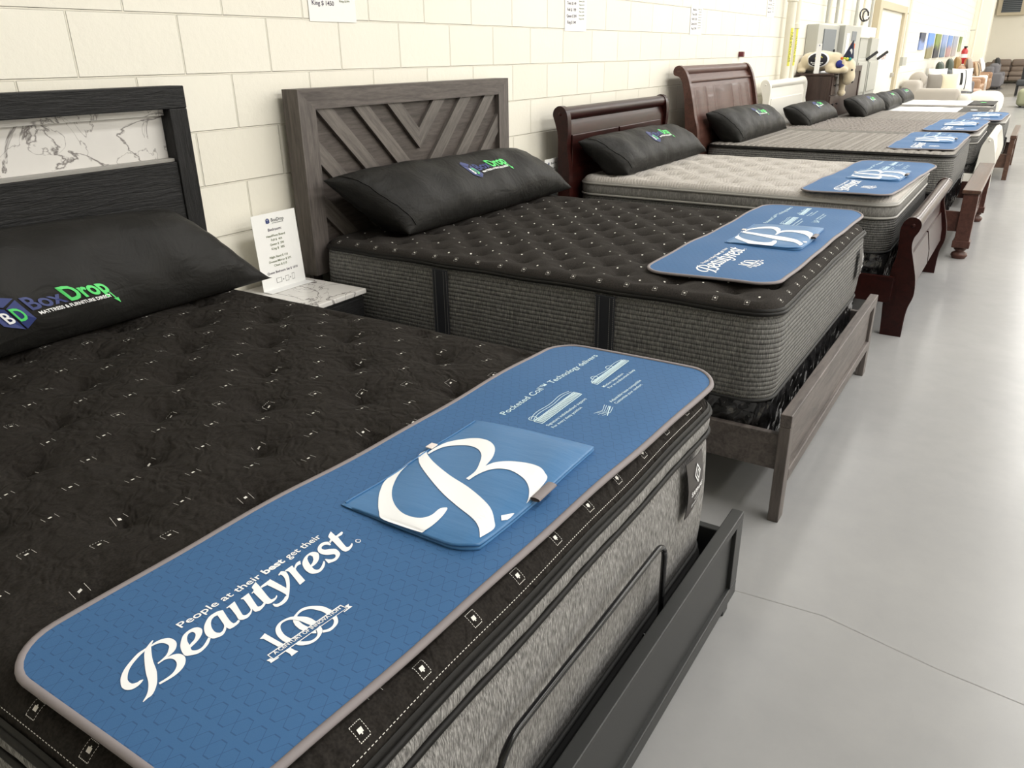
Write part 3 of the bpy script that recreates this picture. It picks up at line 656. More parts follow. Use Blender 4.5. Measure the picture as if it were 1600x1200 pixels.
# ------------------------------------------------------------------ blue foot pad (local frame: +y runs along the foot, -x is up in the print)
PADH = .0055
def pad_z(x, y):
    e = max(0.0, x - .17); return .0035 * math.sin(y * 7.5 + 1.0) * math.sin(x * 9 + .6) + .0015 * math.sin(y * 17) - 1.6 * e * e
def pad_sh(x, y): return (x - .016 + .030 * y, y)
def rounded(hx, hy, r, k=8):
    out = []
    for cx, cy, a0 in ((hx - r, hy - r, 0), (-hx + r, hy - r, PI / 2), (-hx + r, -hy + r, PI), (hx - r, -hy + r, 3 * PI / 2)):
        for i in range(k + 1):
            t = a0 + i / k * PI / 2; out.append((cx + r * math.cos(t), cy + r * math.sin(t)))
    return out
def make_pad(label, group):
    root = thing('foot_pad', label, 'foot pad', (0, 0, 0), group)
    hx, hy, r = .241, .763, .085
    mb = MB(); nx, ny = 24, 72; rows = []
    def sq(u, v):
        x, y = u * hx, v * hy; ax, ay = hx - abs(x), hy - abs(y)
        if ax < r and ay < r:
            lx, ly = r - ax, r - ay; k = max(lx, ly) / (math.hypot(lx, ly) + 1e-9)
            x = math.copysign(hx - r + lx * k, x); y = math.copysign(hy - r + ly * k, y)
        return pad_sh(x, y)
    for side, zz in ((1, PADH), (-1, 0)):
        rows = []
        for i in range(nx + 1):
            row = []
            for j in range(ny + 1):
                x, y = sq(-1 + 2 * i / nx, -1 + 2 * j / ny); row.append((x, y, pad_z(x, y) + zz))
            rows.append(row)
        mb.grid(rows)
    mb.build('mat_panel', M_pad, root, True)
    mb = MB(); ring = []
    base = rounded(hx, hy, r, 8); dense = []
    for i, p in enumerate(base):
        q = base[(i + 1) % len(base)]; L = math.dist(p, q); k = max(1, int(L / .02))
        for t in range(k): dense.append((p[0] + (q[0] - p[0]) * t / k, p[1] + (q[1] - p[1]) * t / k))
    rows = []
    nD = len(dense)
    for i, p in enumerate(dense):
        a, b = dense[i - 1], dense[(i + 1) % nD]; t = Vector((b[0] - a[0], b[1] - a[1])).normalized(); nr = Vector((t.y, -t.x))
        row = []
        for o, z in ((-.0085, PADH + .0002), (-.008, PADH + .0018), (-.003, PADH + .0028), (.0015, PADH + .0018), (.0032, PADH * .5), (.0015, -.0008), (-.008, -.001)):
            x, y = pad_sh(p[0] + nr.x * o, p[1] + nr.y * o); row.append((x, y, pad_z(x, y) + z))
        rows.append(row)
    mb.grid(rows, 0, closed_u=True); mb.build('edge_binding', M_padborder, root, True)
    # printing
    def pf(x, y): return (x, y, pad_z(x, y) + PADH + .0009)
    def fn(u, v): return pf(-v, u)      # u = along +y, v = up (-x)
    mb = MB()
    for G in (WORDMARK, HUNDRED):
        V, Fc = fill2d([[catmull(c, 3 if G is WORDMARK or len(c) > 8 else 1) if len(c) > 8 else c for c in g_] for g_ in G])
        mb.add([pf(a, b) for a, b in V], Fc)
    # banner lettering between its two lines
    A = Vector((.0545, -.550)); Bv = Vector((.0605, -.428)); dirv = (Bv - A).normalized(); up = Vector((-dirv.y, dirv.x)) * 1
    def bf(u, v):
        q = A + dirv * u + Vector((-1, 0)) * v; return pf(q.x, q.y)
    put_text(mb, 'A CENTURY OF INNOVATION', bf, 0, 0.0, .0065, (Bv - A).length, bold=.02)
    mb.build('brand_lettering', M_print, root)
    mb = MB(); x0 = 1.775 - 1.88
    def f2(u, v): return pf(-v + (u + .6) * .028, u)
    put_text(mb, 'People at their', f2, -.587, -x0 - .001, .014, .147, bold=.012)
    put_text(mb, 'best', f2, -.434, -x0 - .001, .014, .041, bold=.035)
    put_text(mb, 'get their', f2, -.386, -x0 - .001, .014, .073, bold=.012)
    mb.build('slogan_lettering', M_print, root)
    mb = MB()
    def f3(u, v): return pf(-v + (u - .5) * .027, u)
    def tx(s, x, ya, yb, h, b=.0): put_text(mb, s, f3, ya + 1.47, -(x - 1.88), h, yb - ya, bold=b)
    tx('Pocketed Coil\u2122 Technology delivers', 1.788, -1.205, -.755, .017, .004)
    tx('Signature individualized support', 1.903, -1.203, -1.027, .008, .006); tx('For every sleep position', 1.918, -1.205, -1.076, .008, .006)
    tx('Motion separation', 1.904, -.942, -.833, .008, .006); tx('For an undisturbed sleep', 1.918, -.939, -.796, .008, .006)
    tx('Adjustable base compatible', 1.961, -1.014, -.85, .008, .006); tx('Customize your comfort', 1.975, -1.015, -.873, .008, .006)
    def line(pts, w):
        for a, b in zip(pts, pts[1:]):
            t = Vector((b[0] - a[0], b[1] - a[1])); 
            if t.length < 1e-6: continue
            t.normalize(); k = Vector((-t.y, t.x)) * w
            mb.quad(*[pf(p[0], p[1]) for p in ((a[0] - k.x, a[1] - k.y), (b[0] - k.x, b[1] - k.y), (b[0] + k.x, b[1] + k.y), (a[0] + k.x, a[1] + k.y))])
    def L3(p): return (p[0] - 1.88, p[1] + 1.47)
    # icon 1: sleeper on a cross-cut mattress; icon 2: two sleepers; icon 3: bending base
    def icon(xa, xb, ya, yb, heads):
        line([L3((xa + .02, ya)), L3((xb, ya)), L3((xb, yb)), L3((xa + .02, yb)), L3((xa + .02, ya))], .0011)
        y = ya + .006
        while y < yb - .004:
            line([L3((xb - .020, y)), L3((xb - .003, y + .002))], .0014); y += .0048
        y = ya + .005; pts = []; pts2 = []; pts3 = []
        while y < yb:
            t = (y - ya) / (yb - ya); b_ = .010 * math.sin(t * PI) + .004 * math.sin(t * 9)
            pts.append(L3((xa + .018 - b_, y))); pts2.append(L3((xa + .027 - b_ * .5, y))); pts3.append(L3((xa + .011 - b_ * 1.1, y))); y += .006
        line(pts, .0008); line(pts2, .0008)
        if not heads: line(pts3, .0008)
        for hy_ in ([ya + .012] if not heads else [ya + .035, ya + .12]):
            c = [(xa + .010 + .009 * math.cos(q * PI / 6), hy_ + .011 * math.sin(q * PI / 6)) for q in range(13)]; line([L3(p) for p in c], .0009)
    icon(1.836, 1.878, -1.198, -1.010, False); icon(1.846, 1.882, -.934, -.748, True)
    for q in range(5): line([L3((1.952 + q * .0055, -1.09 + .006 * (q % 2))), L3((1.958 + q * .005 + .004, -1.065)), L3((1.952 + q * .0055, -1.035))], .0006)
    line([L3((1.984, -1.085)), L3((1.966, -1.035))], .001)
    mb.build('caption_lettering', M_print2, root)
    # pocket: a soft flat pouch sewn on along its left edge
    ol = [(-.138, -.218), (-.05, -.220), (.05, -.218), (.112, -.214), (.134, -.205), (.146, -.185), (.156, -.10), (.158, -.03), (.154, .06), (.152, .15), (.150, .200), (.140, .210), (.06, .205), (-.133, .202)]
    PZ0, PZ1 = PADH + .001, PADH + .019
    def pk_top(x, y):
        u = (x + .138) / .292; vv = (y + .218) / .425
        t = min(1, max(0, u) * 2.2) ** .6; e = min(min(vv, 1 - vv) * 9, 1, (1 - u) * 8)
        e = max(0, e) ** .5
        return pad_z(x, y) + PZ0 + .002 + (.010 * t + .005 * u) * (.55 + .45 * e) + .0012 * math.sin(x * 40 + y * 25) * e
    mb = MB(); n = 22; m_ = 30; rows = []
    def edge_y(u):
        return -.2185 - .0 * u + (max(0, u - .80) / .20) ** 2.5 * .022, .203 + .007 * u
    for i in range(n + 1):
        u = i / n; row = []; ya, yb = edge_y(u)
        for j in range(m_ + 1):
            v = j / m_; y = ya + (yb - ya) * v; x = -.138 + u * (.290 + .006 * math.sin(v * PI)) + .004 * v
            row.append((x, y, pk_top(x, y)))
        rows.append(row)
    mb.grid(rows)
    low = [[(a, b, pad_z(a, b) + PZ0) for a, b, c in r_] for r_ in rows]
    ro = rows[0][:] + [r_[-1] for r_ in rows[1:]] + rows[-1][::-1][1:] + [r_[0] for r_ in rows[::-1][1:-1]]
    # rim: two layers of cloth with a groove between
    rim = []
    N_ = len(ro)
    for i, p in enumerate(ro):
        a, b = ro[i - 1], ro[(i + 1) % N_]; t = Vector((b[0] - a[0], b[1] - a[1], 0)); t = t.normalized() if t.length > 1e-6 else Vector((0, 1, 0))
        nr = Vector((-t.y, t.x, 0)); 
        if nr.dot(Vector((p[0] - .008, p[1] + .008, 0))) < 0: nr = -nr
        zb = pad_z(p[0], p[1]) + PZ0; zt = p[2]; zm = (zb + zt) / 2
        rim.append([(p[0], p[1], zt), (p[0] + nr.x * .004, p[1] + nr.y * .004, zt - .0015), (p[0] + nr.x * .003, p[1] + nr.y * .003, zm + .001), (p[0], p[1], zm), (p[0] + nr.x * .004, p[1] + nr.y * .004, zm - .001), (p[0] + nr.x * .003, p[1] + nr.y * .003, zb)])
    mb.grid(rim, closed_u=True)
    pocket = mb.build('pocket', M_pocket, root, True)
    mb = MB(); V, Fc = fill2d([[catmull(c, 5) for c in g_] for g_ in BIGB])
    bm = bmesh.new(); bv = [bm.verts.new((a, b, 0)) for a, b in V]
    for f in Fc:
        try: bm.faces.new([bv[i] for i in f])
        except ValueError: pass
    for _ in range(3):
        es = [e for e in bm.edges if e.calc_length() > .018]
        if es: bmesh.ops.subdivide_edges(bm, edges=es, cuts=1)
    bmesh.ops.triangulate(bm, faces=bm.faces[:])
    for v in bm.verts: v.co.z = pk_top(v.co.x, v.co.y) + .0012
    mb.addbm(bm); mb.build('printed_initial', M_print, pocket)
    mb = MB(); mb.tube([(-.135, -.214 + k * .414 / 20, pk_top(-.131, -.214 + k * .414 / 20) + .0006) for k in range(21)], .0016, 6); mb.build('seam', M_pocket, pocket, True)
    mb = MB(); rows = []
    for j in range(9):
        t = j / 8 * 2 * PI; rows.append([(.152 + .011 + .011 * math.cos(PI + t) * 1.0 + .004, yy, pk_top(.150, yy) * .6 + .012 + .0042 * math.sin(t) ) for yy in (-.040, -.02, 0, .022)])
    mb.grid(rows, closed_u=False); mb.build('pocket_tag', M_padborder, pocket, True)
    mb = MB(); mb.box(-.146, -.130, .046 - .012, .046 + .010, PADH + .006, PADH + .009, .001); mb.build('sewn_loop', M_pink, pocket)
    return root

# ------------------------------------------------------------------ pillow
def pillow_surface(L, H, T, seed, shear=0.0, back=.5):
    rnd = random.Random(seed); ph = [rnd.uniform(0, 6.28) for _ in range(12)]
    def f(u, v, side):
        """u along length -1..1, v height -1..1, side +1 front / -1 back; local: x=thickness, y=length, z=height"""
        au, av = abs(u), abs(v)
        th = (max(0, 1 - au ** 6) ** .5) * (max(0, 1 - av ** 2.3) ** .55)
        y = u * L * (1 - .05 * (1 - av ** 1.6)) * (1 - .06 * max(0, v)) - shear * v; z = v * H * (1 - max(0, v) * (.02 + .24 * (.5 + .5 * u) + .06 * au ** 4))
        if side < 0: th *= 1.0 + back * math.exp(-((v + .45) / .5) ** 2)
        x = side * T * th
        k = th * side
        wr = .006 * math.sin(9 * y + ph[0] + 6 * z) + .004 * math.sin(21 * y - 14 * z + ph[1]) + .0025 * math.sin(34 * y + 24 * z + ph[2]) + .012 * max(0, 1 - ((y - .1) / .07 - 6 * z) ** 2) * -max(0, -v)
        pinch = (au ** 6) * .006 * math.sin(20 * v + ph[3] + 3 * u)
        x += k * (wr + pinch)
        z += .010 * math.sin(2.2 * u + ph[4]) * (1 - av)
        return Vector((x, y, z))
    return f
def make_pillow(label, group, L, H, T, loc, tilt, yaw=0.0, seed=1, logo=True, shear=.13, roll=0.0, logo_at=(-.02, .1), logo_w=.30, fine=True, zmin=None):
    root = thing('pillow', label, 'pillow', (0, 0, 0), group)
    f0 = pillow_surface(L, H, T, seed, shear); nu, nv = (72, 30) if fine else (30, 16)
    RM = Matrix.Rotation(yaw, 3, 'Z') @ Matrix.Rotation(-tilt, 3, 'Y') @ Matrix.Rotation(roll, 3, 'X'); RI = RM.inverted(); LV = Vector(loc)
    def f(u, v, side):      # the underside flattens where it rests on the bed
        p = RM @ f0(u, v, side) + LV
        if zmin is not None and p.z < zmin + .02:
            p.z = zmin + .02 * math.exp((p.z - zmin - .02) / .02) if p.z > zmin - .2 else zmin
        return RI @ (p - LV)
    def m(t): return math.copysign(1 - (1 - abs(t)) ** 1.6, t) if t else 0.0
    us = [m(-1 + 2 * i / nu) for i in range(nu + 1)]; vs = [m(-1 + 2 * j / nv) for j in range(nv + 1)]
    mb = MB()
    mb.grid([[f(u, v, 1) for v in vs] for u in us]); mb.grid([[f(u, v, -1) for v in vs][::-1] for u in us])
    me = mb.mesh('cover'); bm = bmesh.new(); bm.from_mesh(me); bmesh.ops.remove_doubles(bm, verts=bm.verts[:], dist=.0008); bmesh.ops.recalc_face_normals(bm, faces=bm.faces[:]); bm.to_mesh(me); bm.free()
    link('pillow_cover', me, M_pillow, root, True)
    # end seam of the boxed cover
    mb = MB()
    mb.tube([f(-.93 - .02 * (1 - abs(v)), v, 1) + Vector((.002, 0, 0)) for v in [-.9 + 1.8 * k / 14 for k in range(15)]], .0022, 6)
    mb.build('end_seam', M_pillow, root, True)
    if logo:
        lw = logo_w; uc, vc = logo_at
        def fn(a, b, off=.003):   # a: metres along y from logo centre, b: metres up
            u = uc + a / L; v = vc + b / (H * .92); e = 1e-3
            p = f(u, v, 1); n_ = (f(u + e, v, 1) - f(u - e, v, 1)).cross(f(u, v + e, 1) - f(u, v - e, 1)).normalized()
            if n_.x < 0: n_ = -n_
            return tuple(p + n_ * off)
        hgt = lw * .26
        mb = MB(); x = -lw / 2 - hgt * .80
        def pol(pts, off=.003, mi=0):
            mb.add([fn(a, b, off) for a, b in pts], [tuple(range(len(pts)))], mi)
        s = hgt * .74
        pol([(x - s * .9, s * .55), (x - s * .05, s * .2), (x - s * .05, -s * 1.0), (x - s * .9, -s * .62)], .003); pol([(x + s * .05, s * .2), (x + s * .9, s * .55), (x + s * .9, -s * .62), (x + s * .05, -s * 1.0)], .003)
        pol([(x - s * .9, s * .64), (x, s * .95), (x + s * .9, s * .64), (x, s * .30)], .003)
        put_text(mb, 'Box', fn, -lw / 2, -hgt * .12, hgt * .55, lw * .42, bold=.02)
        mb.build('logo_blue_print', M_navylt, root)
        mb = MB(); put_text(mb, 'B', lambda a, b: fn(a, b, .005), x - s * .62, -s * .55, s * .6, s * .5, bold=.02); put_text(mb, 'MATTRESS & FURNITURE DIRECT', fn, -lw / 2 + lw * .04, -hgt * .36, hgt * .13, lw * .88, bold=.03)
        mb.build('logo_white_print', M_print, root)
        mb = MB(); put_text(mb, 'D', lambda a, b: fn(a, b, .005), x + s * .04, -s * .55, s * .7, s * .6, bold=.02); mb.build('emblem_letter', M_green, root); mb = MB()
        put_text(mb, 'Drop', fn, -lw / 2 + lw * .44, -hgt * .12, hgt * .62, lw * .54, bold=.03)
        ax = lw / 2 - lw * .06
        pol([(ax - hgt * .12, -hgt * .45), (ax, -hgt * .68), (ax + hgt * .12, -hgt * .45)]); pol([(ax - hgt * .035, -hgt * .44), (ax + hgt * .035, -hgt * .44), (ax + hgt * .035, -hgt * .15), (ax - hgt * .035, -hgt * .15)])
        mb.build('logo_green_print', M_green, root)
    root.rotation_euler = (roll, -tilt, yaw); root.location = loc
    return root
# ------------------------------------------------------------------ bed frames
def side_rails(root, x0, x1, ya, yb, z0, z1, m, t=.025):
    for y in (ya, yb):
        MB().box(x0, x1, y - t / 2, y + t / 2, z0, z1, .003).build('side_rail', m, root)
def legs(root, pts, w, z1, m, name='leg'):
    for x, y in pts: MB().box(x - w / 2, x + w / 2, y - w / 2, y + w / 2, 0, z1, .003).build(name, m, root)

# bed 1 : black wood with marble band
def frame_black():
    y0, y1 = -2.27, -.70; X0, X1 = .025, .10
    r = thing('bed', 'black wood-grain bed frame with a white marble band across its headboard, nearest bed', 'bed', (1.1, -1.48, 0))
    hb = MB().box(X0, .085, y0 + .02, y1 - .02, .30, 1.135, .002).build('headboard', M_blackwood, r)
    MB().box(X0, X1, y0, y1, 1.315, 1.39, .003).build('top_rail', M_blackwood, hb)
    for y in (y0, y1 - .072): MB().box(X0, X1 - .001, y, y + .072, 0, 1.3148, .003).build('post', M_blackwood_v, hb)
    MB().box(X0 + .005, .045, y0 + .072, y1 - .072, 1.137, 1.3148, .001).build('marble_panel', M_marble, hb)
    MB().box(.045, .062, y0 + .072, y1 - .072, 1.293, 1.3148, .001).build('light_channel', M_marble, hb)
    MB().box(.045, .080, y0 + .072, y1 - .072, 1.1352, 1.147, .001).build('lower_channel', M_pipe_grey, hb)
    MB().box(.062, .092, y0 + .072, y1 - .072, .80, 1.135, .002).build('lower_board', M_blackwood, hb)
    fx0, fx1 = 2.188, 2.222
    fb = MB().box(fx0 + .004, fx1 - .012, y0 + .05, y1 - .05, .075, .31, .002).build('footboard', M_blacksatin, r)
    MB().box(fx0, fx1, y0, y1, .298, .324, .003).build('top_rail', M_blacksatin, fb)
    MB().box(fx0, fx1, y0, y1, .055, .10, .003).build('bottom_rail', M_blacksatin, fb)
    for y in (y0, y1 - .055): MB().box(fx0 + .0005, fx1 - .0005, y, y + .055, .1, .298, .002).build('stile', M_blacksatin, fb)
    for y in (y0 + .03, y1 - .055): MB().box(fx0 - .03, fx1 - .012, y, y + .04, 0, .07, .003).build('leg', M_blacksatin, r)
    side_rails(r, .1, fx0, y0 + .02, y1 - .02, .07, .26, M_blacksatin)
frame_black()

# adjustable base under mattress 1
r = thing('adjustable_base', 'black adjustable bed base with a bent steel bar, under the nearest mattress', 'bed base', (1.1, -1.5, .1))
mb = MB().box(.14, 2.135, -2.235, -.765, .125, .225, .02); mb.build('platform', M_matteblk, r)
MB().box(.16, 2.15, -2.22, -.78, .165, .175, .002).build('edge_strip', M_blacksatin, r)
for x in (.3, 1.9):
    for y in (-2.1, -.9): MB().lathe([(.025, 0), (.025, .124), (.02, .126)], (x, y, 0), 12).build('leg', M_matteblk, r, True)
mb = MB(); A = []
zt, zb, xx = .482, .20, 2.172
def arc2(cy, cz, rr, a0, a1, n=7): return [(xx, cy + rr * math.cos(a0 + (a1 - a0) * i / n), cz + rr * math.sin(a0 + (a1 - a0) * i / n)) for i in range(n + 1)]
pts = [(2.13, -1.16, zb), (xx, -1.16, zb)] + [(xx, -1.16, .3)] + arc2(-1.205, zt - .045, .045, 0, PI / 2) + arc2(-1.765, zt - .065, .065, PI / 2, PI) + [(xx, -1.83, .3), (xx, -1.83, zb), (2.13, -1.83, zb)]
mb.tube(pts, .0068, 10); mb.build('retainer_bar', M_steelblk, r, True)

# bed 2 : grey-brown with chevron headboard
def frame_chevron():
    y0, y1 = -.195, 1.383; r = thing('bed', 'grey-brown wooden bed frame with raised chevron boards on the headboard', 'bed', (1.1, .59, 0))
    X0, X1 = .035, .125; yc = .587
    hb = MB().box(X0, .093, y0 + .03, y1 - .03, .58, 1.33, .002).build('headboard', M_greywood_p, r)
    fw = .092; zt = 1.357
    # mitred surround with sloping inner edge
    def bar(pa, pb, pc, pd, name, m):
        mb = MB(); fr = [(X1, *pa), (X1, *pb), (X1 - .004, *pc), (X1 - .004, *pd)]; bk = [(X0, *pa), (X0, *pb), (X0, *pc), (X0, *pd)]
        mb.add(fr + bk, [(0, 1, 2, 3), (7, 6, 5, 4), (0, 4, 5, 1), (1, 5, 6, 2), (2, 6, 7, 3), (3, 7, 4, 0)]); mb.build(name, m, hb, fix=True)
    zi = zt - fw + .01
    bar((y0, zt), (y1, zt), (y1 - fw, zi), (y0 + fw, zi), 'top_rail', M_greywood)
    bar((y0, zt - .0005), (y0 + fw, zi - .0005), (y0 + fw, .58), (y0, .58), 'post', M_greywood_v)
    bar((y1, zt - .0005), (y1, .58), (y1 - fw, .58), (y1 - fw, zi - .0005), 'post', M_greywood_v)
    # chevron boards
    ya, yb, zB = y0 + fw, y1 - fw, .60
    def clip(poly, fn):
        out = []
        for i, p in enumerate(poly):
            q = poly[(i + 1) % len(poly)]; a, b = fn(p), fn(q)
            if a >= 0: out.append(p)
            if (a >= 0) != (b >= 0): t = a / (a - b); out.append((p[0] + (q[0] - p[0]) * t, p[1] + (q[1] - p[1]) * t))
        return out
    for k in range(-0, 7):
        for s in (-1, 1):
            lo = -.218 - .227 * k; hi = lo + .097
            # region: lo <= (|y-yc|*-1) + (zi - z)*... ; board runs down to the centre line
            c0, c1 = .223 + .227 * k, .223 + .227 * k - .097     # horizontal offsets from centre at z = zi
            poly = [(yc + s * c0, zi), (yc + s * c1, zi), (yc + s * c1 - s * 2, zi - 2), (yc + s * c0 - s * 2, zi - 2)]
            poly = clip(poly, lambda p: (p[0] - yc) * s); poly = clip(poly, lambda p: p[0] - ya); poly = clip(poly, lambda p: yb - p[0]); poly = clip(poly, lambda p: p[1] - zB)
            if len(poly) < 3: continue
            mb = MB(); n_ = len(poly); vs = [(.093, *p) for p in poly] + [(.112, *p) for p in poly]
            mb.add(vs, [(i, (i + 1) % n_, n_ + (i + 1) % n_, n_ + i) for i in range(n_)] + [tuple(range(n_)), tuple(range(n_, 2 * n_))])
            mb.build('chevron_board', CH[0 if s < 0 else 1], hb, fix=True)
    for y in (y0 + .03, y1 - .09): MB().box(X0, X0 + .03, y, y + .055, 0, .60, .003).build('headboard_leg', M_greywood_v, r)
    fx0, fx1, fz = 2.175, 2.212, .400
    fb = MB().box(fx0 + .006, fx1 - .014, y0 + .06, y1 - .06, .16, .36, .002).build('footboard', M_greywood, r)
    MB().box(fx0, fx1, y0, y1, fz - .045, fz, .003).build('top_rail', M_greywood, fb)
    MB().box(fx0, fx1, y0 + .06, y1 - .06, .135, .18, .003).build('bottom_rail', M_greywood, fb)
    for y in (y0, y1 - .06): MB().box(fx0 + .0005, fx1 - .0005, y, y + .06, 0, fz - .0455, .003).build('leg', M_greywood_v, r)
    side_rails(r, .12, fx0, y0 + .03, y1 - .03, .188, .318, M_greywood)
CH = [wood('grey_brown_wood_slant', (.165, .145, .132), (.088, .077, .070), 'y', .5, 1.0, .25, rot=PI / 4), wood('grey_brown_wood_slant_b', (.155, .138, .126), (.082, .072, .066), 'y', .5, 1.0, .25, rot=-PI / 4)]
frame_chevron()

def sleigh(r, y0, y1, post_poly, panel_poly, roll_c, roll_r, m, thick=.045, part='headboard', panels=None, knob=None):
    hb = MB().prism(panel_poly, y0 + thick, y1 - thick, 'y').build(part, m, r, 'auto', fix=True)
    for a in (y0, y1 - thick): MB().prism(catmull(post_poly, 4, 60), a, a + thick, 'y').build('post', m, hb, 'auto', fix=True)
    MB().lathe([(roll_r * .2, 0), (roll_r, .0005), (roll_r, y1 - y0 - 2 * thick - .0005), (roll_r * .2, y1 - y0 - 2 * thick)], (roll_c[0], y0 + thick, roll_c[1]), 22, axis='y').build('top_roll', m, hb, 'auto')
    if knob:
        for yy, d in ((y0, -1), (y1, 1)): MB().lathe([(.002, 0), (knob, .0), (knob * .8, d * .004), (.001, d * .006)], (roll_c[0], yy, roll_c[1]), 14, axis='y').build('bolt_cap', m, hb, True)
    return hb

# bed 3 : cherry sleigh
r = thing('bed', 'dark cherry sleigh bed frame with scrolled headboard and footboard', 'bed', (1.2, 2.80, 0))
post = [(.235, 0), (.235, .5), (.225, .8), (.207, .92), (.214, 1.03), (.207, 1.12), (.185, 1.163), (.15, 1.178), (.115, 1.160), (.103, 1.125), (.118, 1.08), (.140, 1.0), (.142, .90), (.145, .75), (.150, .4), (.150, 0)]
panel = [(.175, .30), (.205, .30), (.198, .80), (.186, .92), (.190, 1.03), (.165, 1.10), (.155, 1.06), (.160, .95), (.162, .8)]
hb = sleigh(r, 1.93, 3.58, post, panel, (.155, 1.128), .042, M_cherry, knob=.012)
for a, b in ((2.02, 2.70), (2.72, 3.46)):
    MB().box(.188, .199, a, b, .80, 1.0, .005).build('raised_panel', M_cherry, hb)
fpost = [(2.175, 0), (2.170, .09), (2.163, .22), (2.175, .36), (2.190, .45), (2.190, .52), (2.185, .59), (2.200, .638), (2.232, .660), (2.268, .650), (2.283, .622), (2.276, .588), (2.258, .55), (2.256, .50), (2.278, .42), (2.302, .33), (2.308, .24), (2.287, .15), (2.283, .0)]
fpanel = [(2.205, .18), (2.245, .18), (2.275, .25), (2.270, .34), (2.245, .44), (2.235, .52), (2.25, .58), (2.215, .60), (2.212, .5), (2.21, .4)]
fb = sleigh(r, 2.03, 3.66, fpost, fpanel, (2.243, .617), .040, M_cherry, part='footboard', knob=.012)
for a, b in ((2.13, 2.81), (2.85, 3.55)):
    mb = MB(); mb.prism([(2.262, .22), (2.285, .25), (2.280, .33), (2.256, .44), (2.246, .44), (2.262, .34)], a, b, 'y'); mb.build('raised_panel', M_cherry, fb, 'auto', fix=True)
side_rails(r, .2, 2.2, 2.02, 3.64, .19, .335, M_cherry)

# bed 4 : tall panelled sleigh headboard, mission footboard
r = thing('bed', 'red-brown bed frame with tall three-panel headboard and flat-capped slatted footboard', 'bed', (1.25, 5.0, 0))
y0, y1 = 3.98, 5.78
post = [(.335, 0), (.335, .6), (.315, .87), (.285, .98), (.258, 1.10), (.232, 1.20), (.205, 1.28), (.180, 1.33), (.150, 1.365), (.118, 1.379), (.086, 1.366), (.072, 1.335), (.082, 1.305), (.125, 1.29), (.153, 1.25), (.178, 1.145), (.192, 1.03), (.207, .88), (.21, .5), (.21, 0)]
panel = [(.23, .3), (.285, .3), (.285, .8), (.262, .92), (.235, 1.06), (.205, 1.19), (.170, 1.28), (.13, 1.33), (.10, 1.33), (.15, 1.27), (.185, 1.13), (.21, .9)]
hb = sleigh(r, y0, y1, post, panel, (.115, 1.335), .040, M_cherry2, .05)
def on_curve(z): # front face of the panel
    P = [(.8, .285), (.92, .262), (1.06, .235), (1.19, .205), (1.28, .170)]
    for (za, xa), (zb, xb) in zip(P, P[1:]):
        if z <= zb: return xa + (xb - xa) * (z - za) / (zb - za)
    return .17
for a, b in ((4.12, 4.46), (4.60, 5.16), (5.30, 5.64)):
    mb = MB(); rows = []
    for k in range(12):
        z = .80 + (1.205 - .80) * k / 11; x = on_curve(z); rows.append([(x, a, z), (x + .003, a + .01, z), (x + .003, a + .05, z), (x - .001, a + .055, z), (x - .001, a + .062, z), (x + .004, a + .075, z), (x + .004, b - .075, z), (x - .001, b - .062, z), (x - .001, b - .055, z), (x + .003, b - .05, z), (x + .003, b - .01, z), (x, b, z)])
    mb.grid(rows); mb.build('raised_panel', M_cherry2, hb, 'auto')
mb = MB(); mb.box(.183, .196, y0 + .05, y1 - .05, 1.245, 1.262, .004); mb.build('moulding', M_cherry2, hb)
y0, y1 = 4.15, 5.88
fb = MB().box(2.325, 2.448, y0 - .015, y1 + .015, .488, .516, .006).build('footboard', M_plankwood, r)
for ya in (y0, y1 - .10):
    p = MB().box(2.338, 2.437, ya, ya + .10, .135, .488, .003).build('post', M_cherry2, fb)
    MB().box(2.328, 2.447, ya - .01, ya + .11, .085, .14, .006).build('post_block', M_cherry2, p)
    MB().lathe([(.03, .085), (.045, .07), (.028, .055), (.052, .04), (.058, .022), (.045, .0)], (2.388, ya + .05, 0), 18).build('ball_foot', M_cherry2, p, True)
MB().box(2.375, 2.400, y0 + .10, y1 - .10, .13, .20, .003).build('bottom_rail', M_cherry2, fb)
MB().box(2.375, 2.400, y0 + .10, y1 - .10, .42, .488, .003).build('top_rail', M_cherry2, fb)
MB().box(2.370, 2.385, y0 + .10, y1 - .10, .19, .43, .002).build('panel', M_cherry2, fb)
for k in range(9):
    y = y0 + .17 + k * (y1 - y0 - .34) / 8; MB().box(2.388, 2.402, y - .02, y + .02, .19, .43, .002).build('slat', M_cherry2, fb)
side_rails(r, .3, 2.36, 4.19, 5.84, .20, .35, M_cherry2)

# bed 5 : white sleigh
r = thing('bed', 'white painted sleigh bed frame with scrolled footboard', 'bed', (1.25, 7.27, 0))
post = [(.225, 0), (.225, .6), (.218, .85), (.20, .95), (.205, 1.05), (.200, 1.13), (.175, 1.18), (.14, 1.195), (.105, 1.18), (.092, 1.14), (.105, 1.09), (.13, 1.0), (.135, .9), (.14, .6), (.14, 0)]
panel = [(.165, .3), (.195, .3), (.19, .80), (.178, .92), (.182, 1.03), (.160, 1.12), (.145, 1.08), (.152, .95), (.155, .8)]
hb = sleigh(r, 6.46, 8.08, post, panel, (.148, 1.145), .042, M_whitepaint, knob=.010)
MB().box(.178, .190, 6.60, 7.94, .72, 1.0, .006).build('raised_panel', M_whitepaint, hb)
fpost = [(2.30, 0), (2.285, .1), (2.272, .22), (2.268, .35), (2.276, .45), (2.280, .53), (2.288, .60), (2.312, .660), (2.345, .690), (2.375, .668), (2.396, .60), (2.415, .53), (2.427, .46), (2.418, .38), (2.395, .28), (2.38, .15), (2.385, 0)]
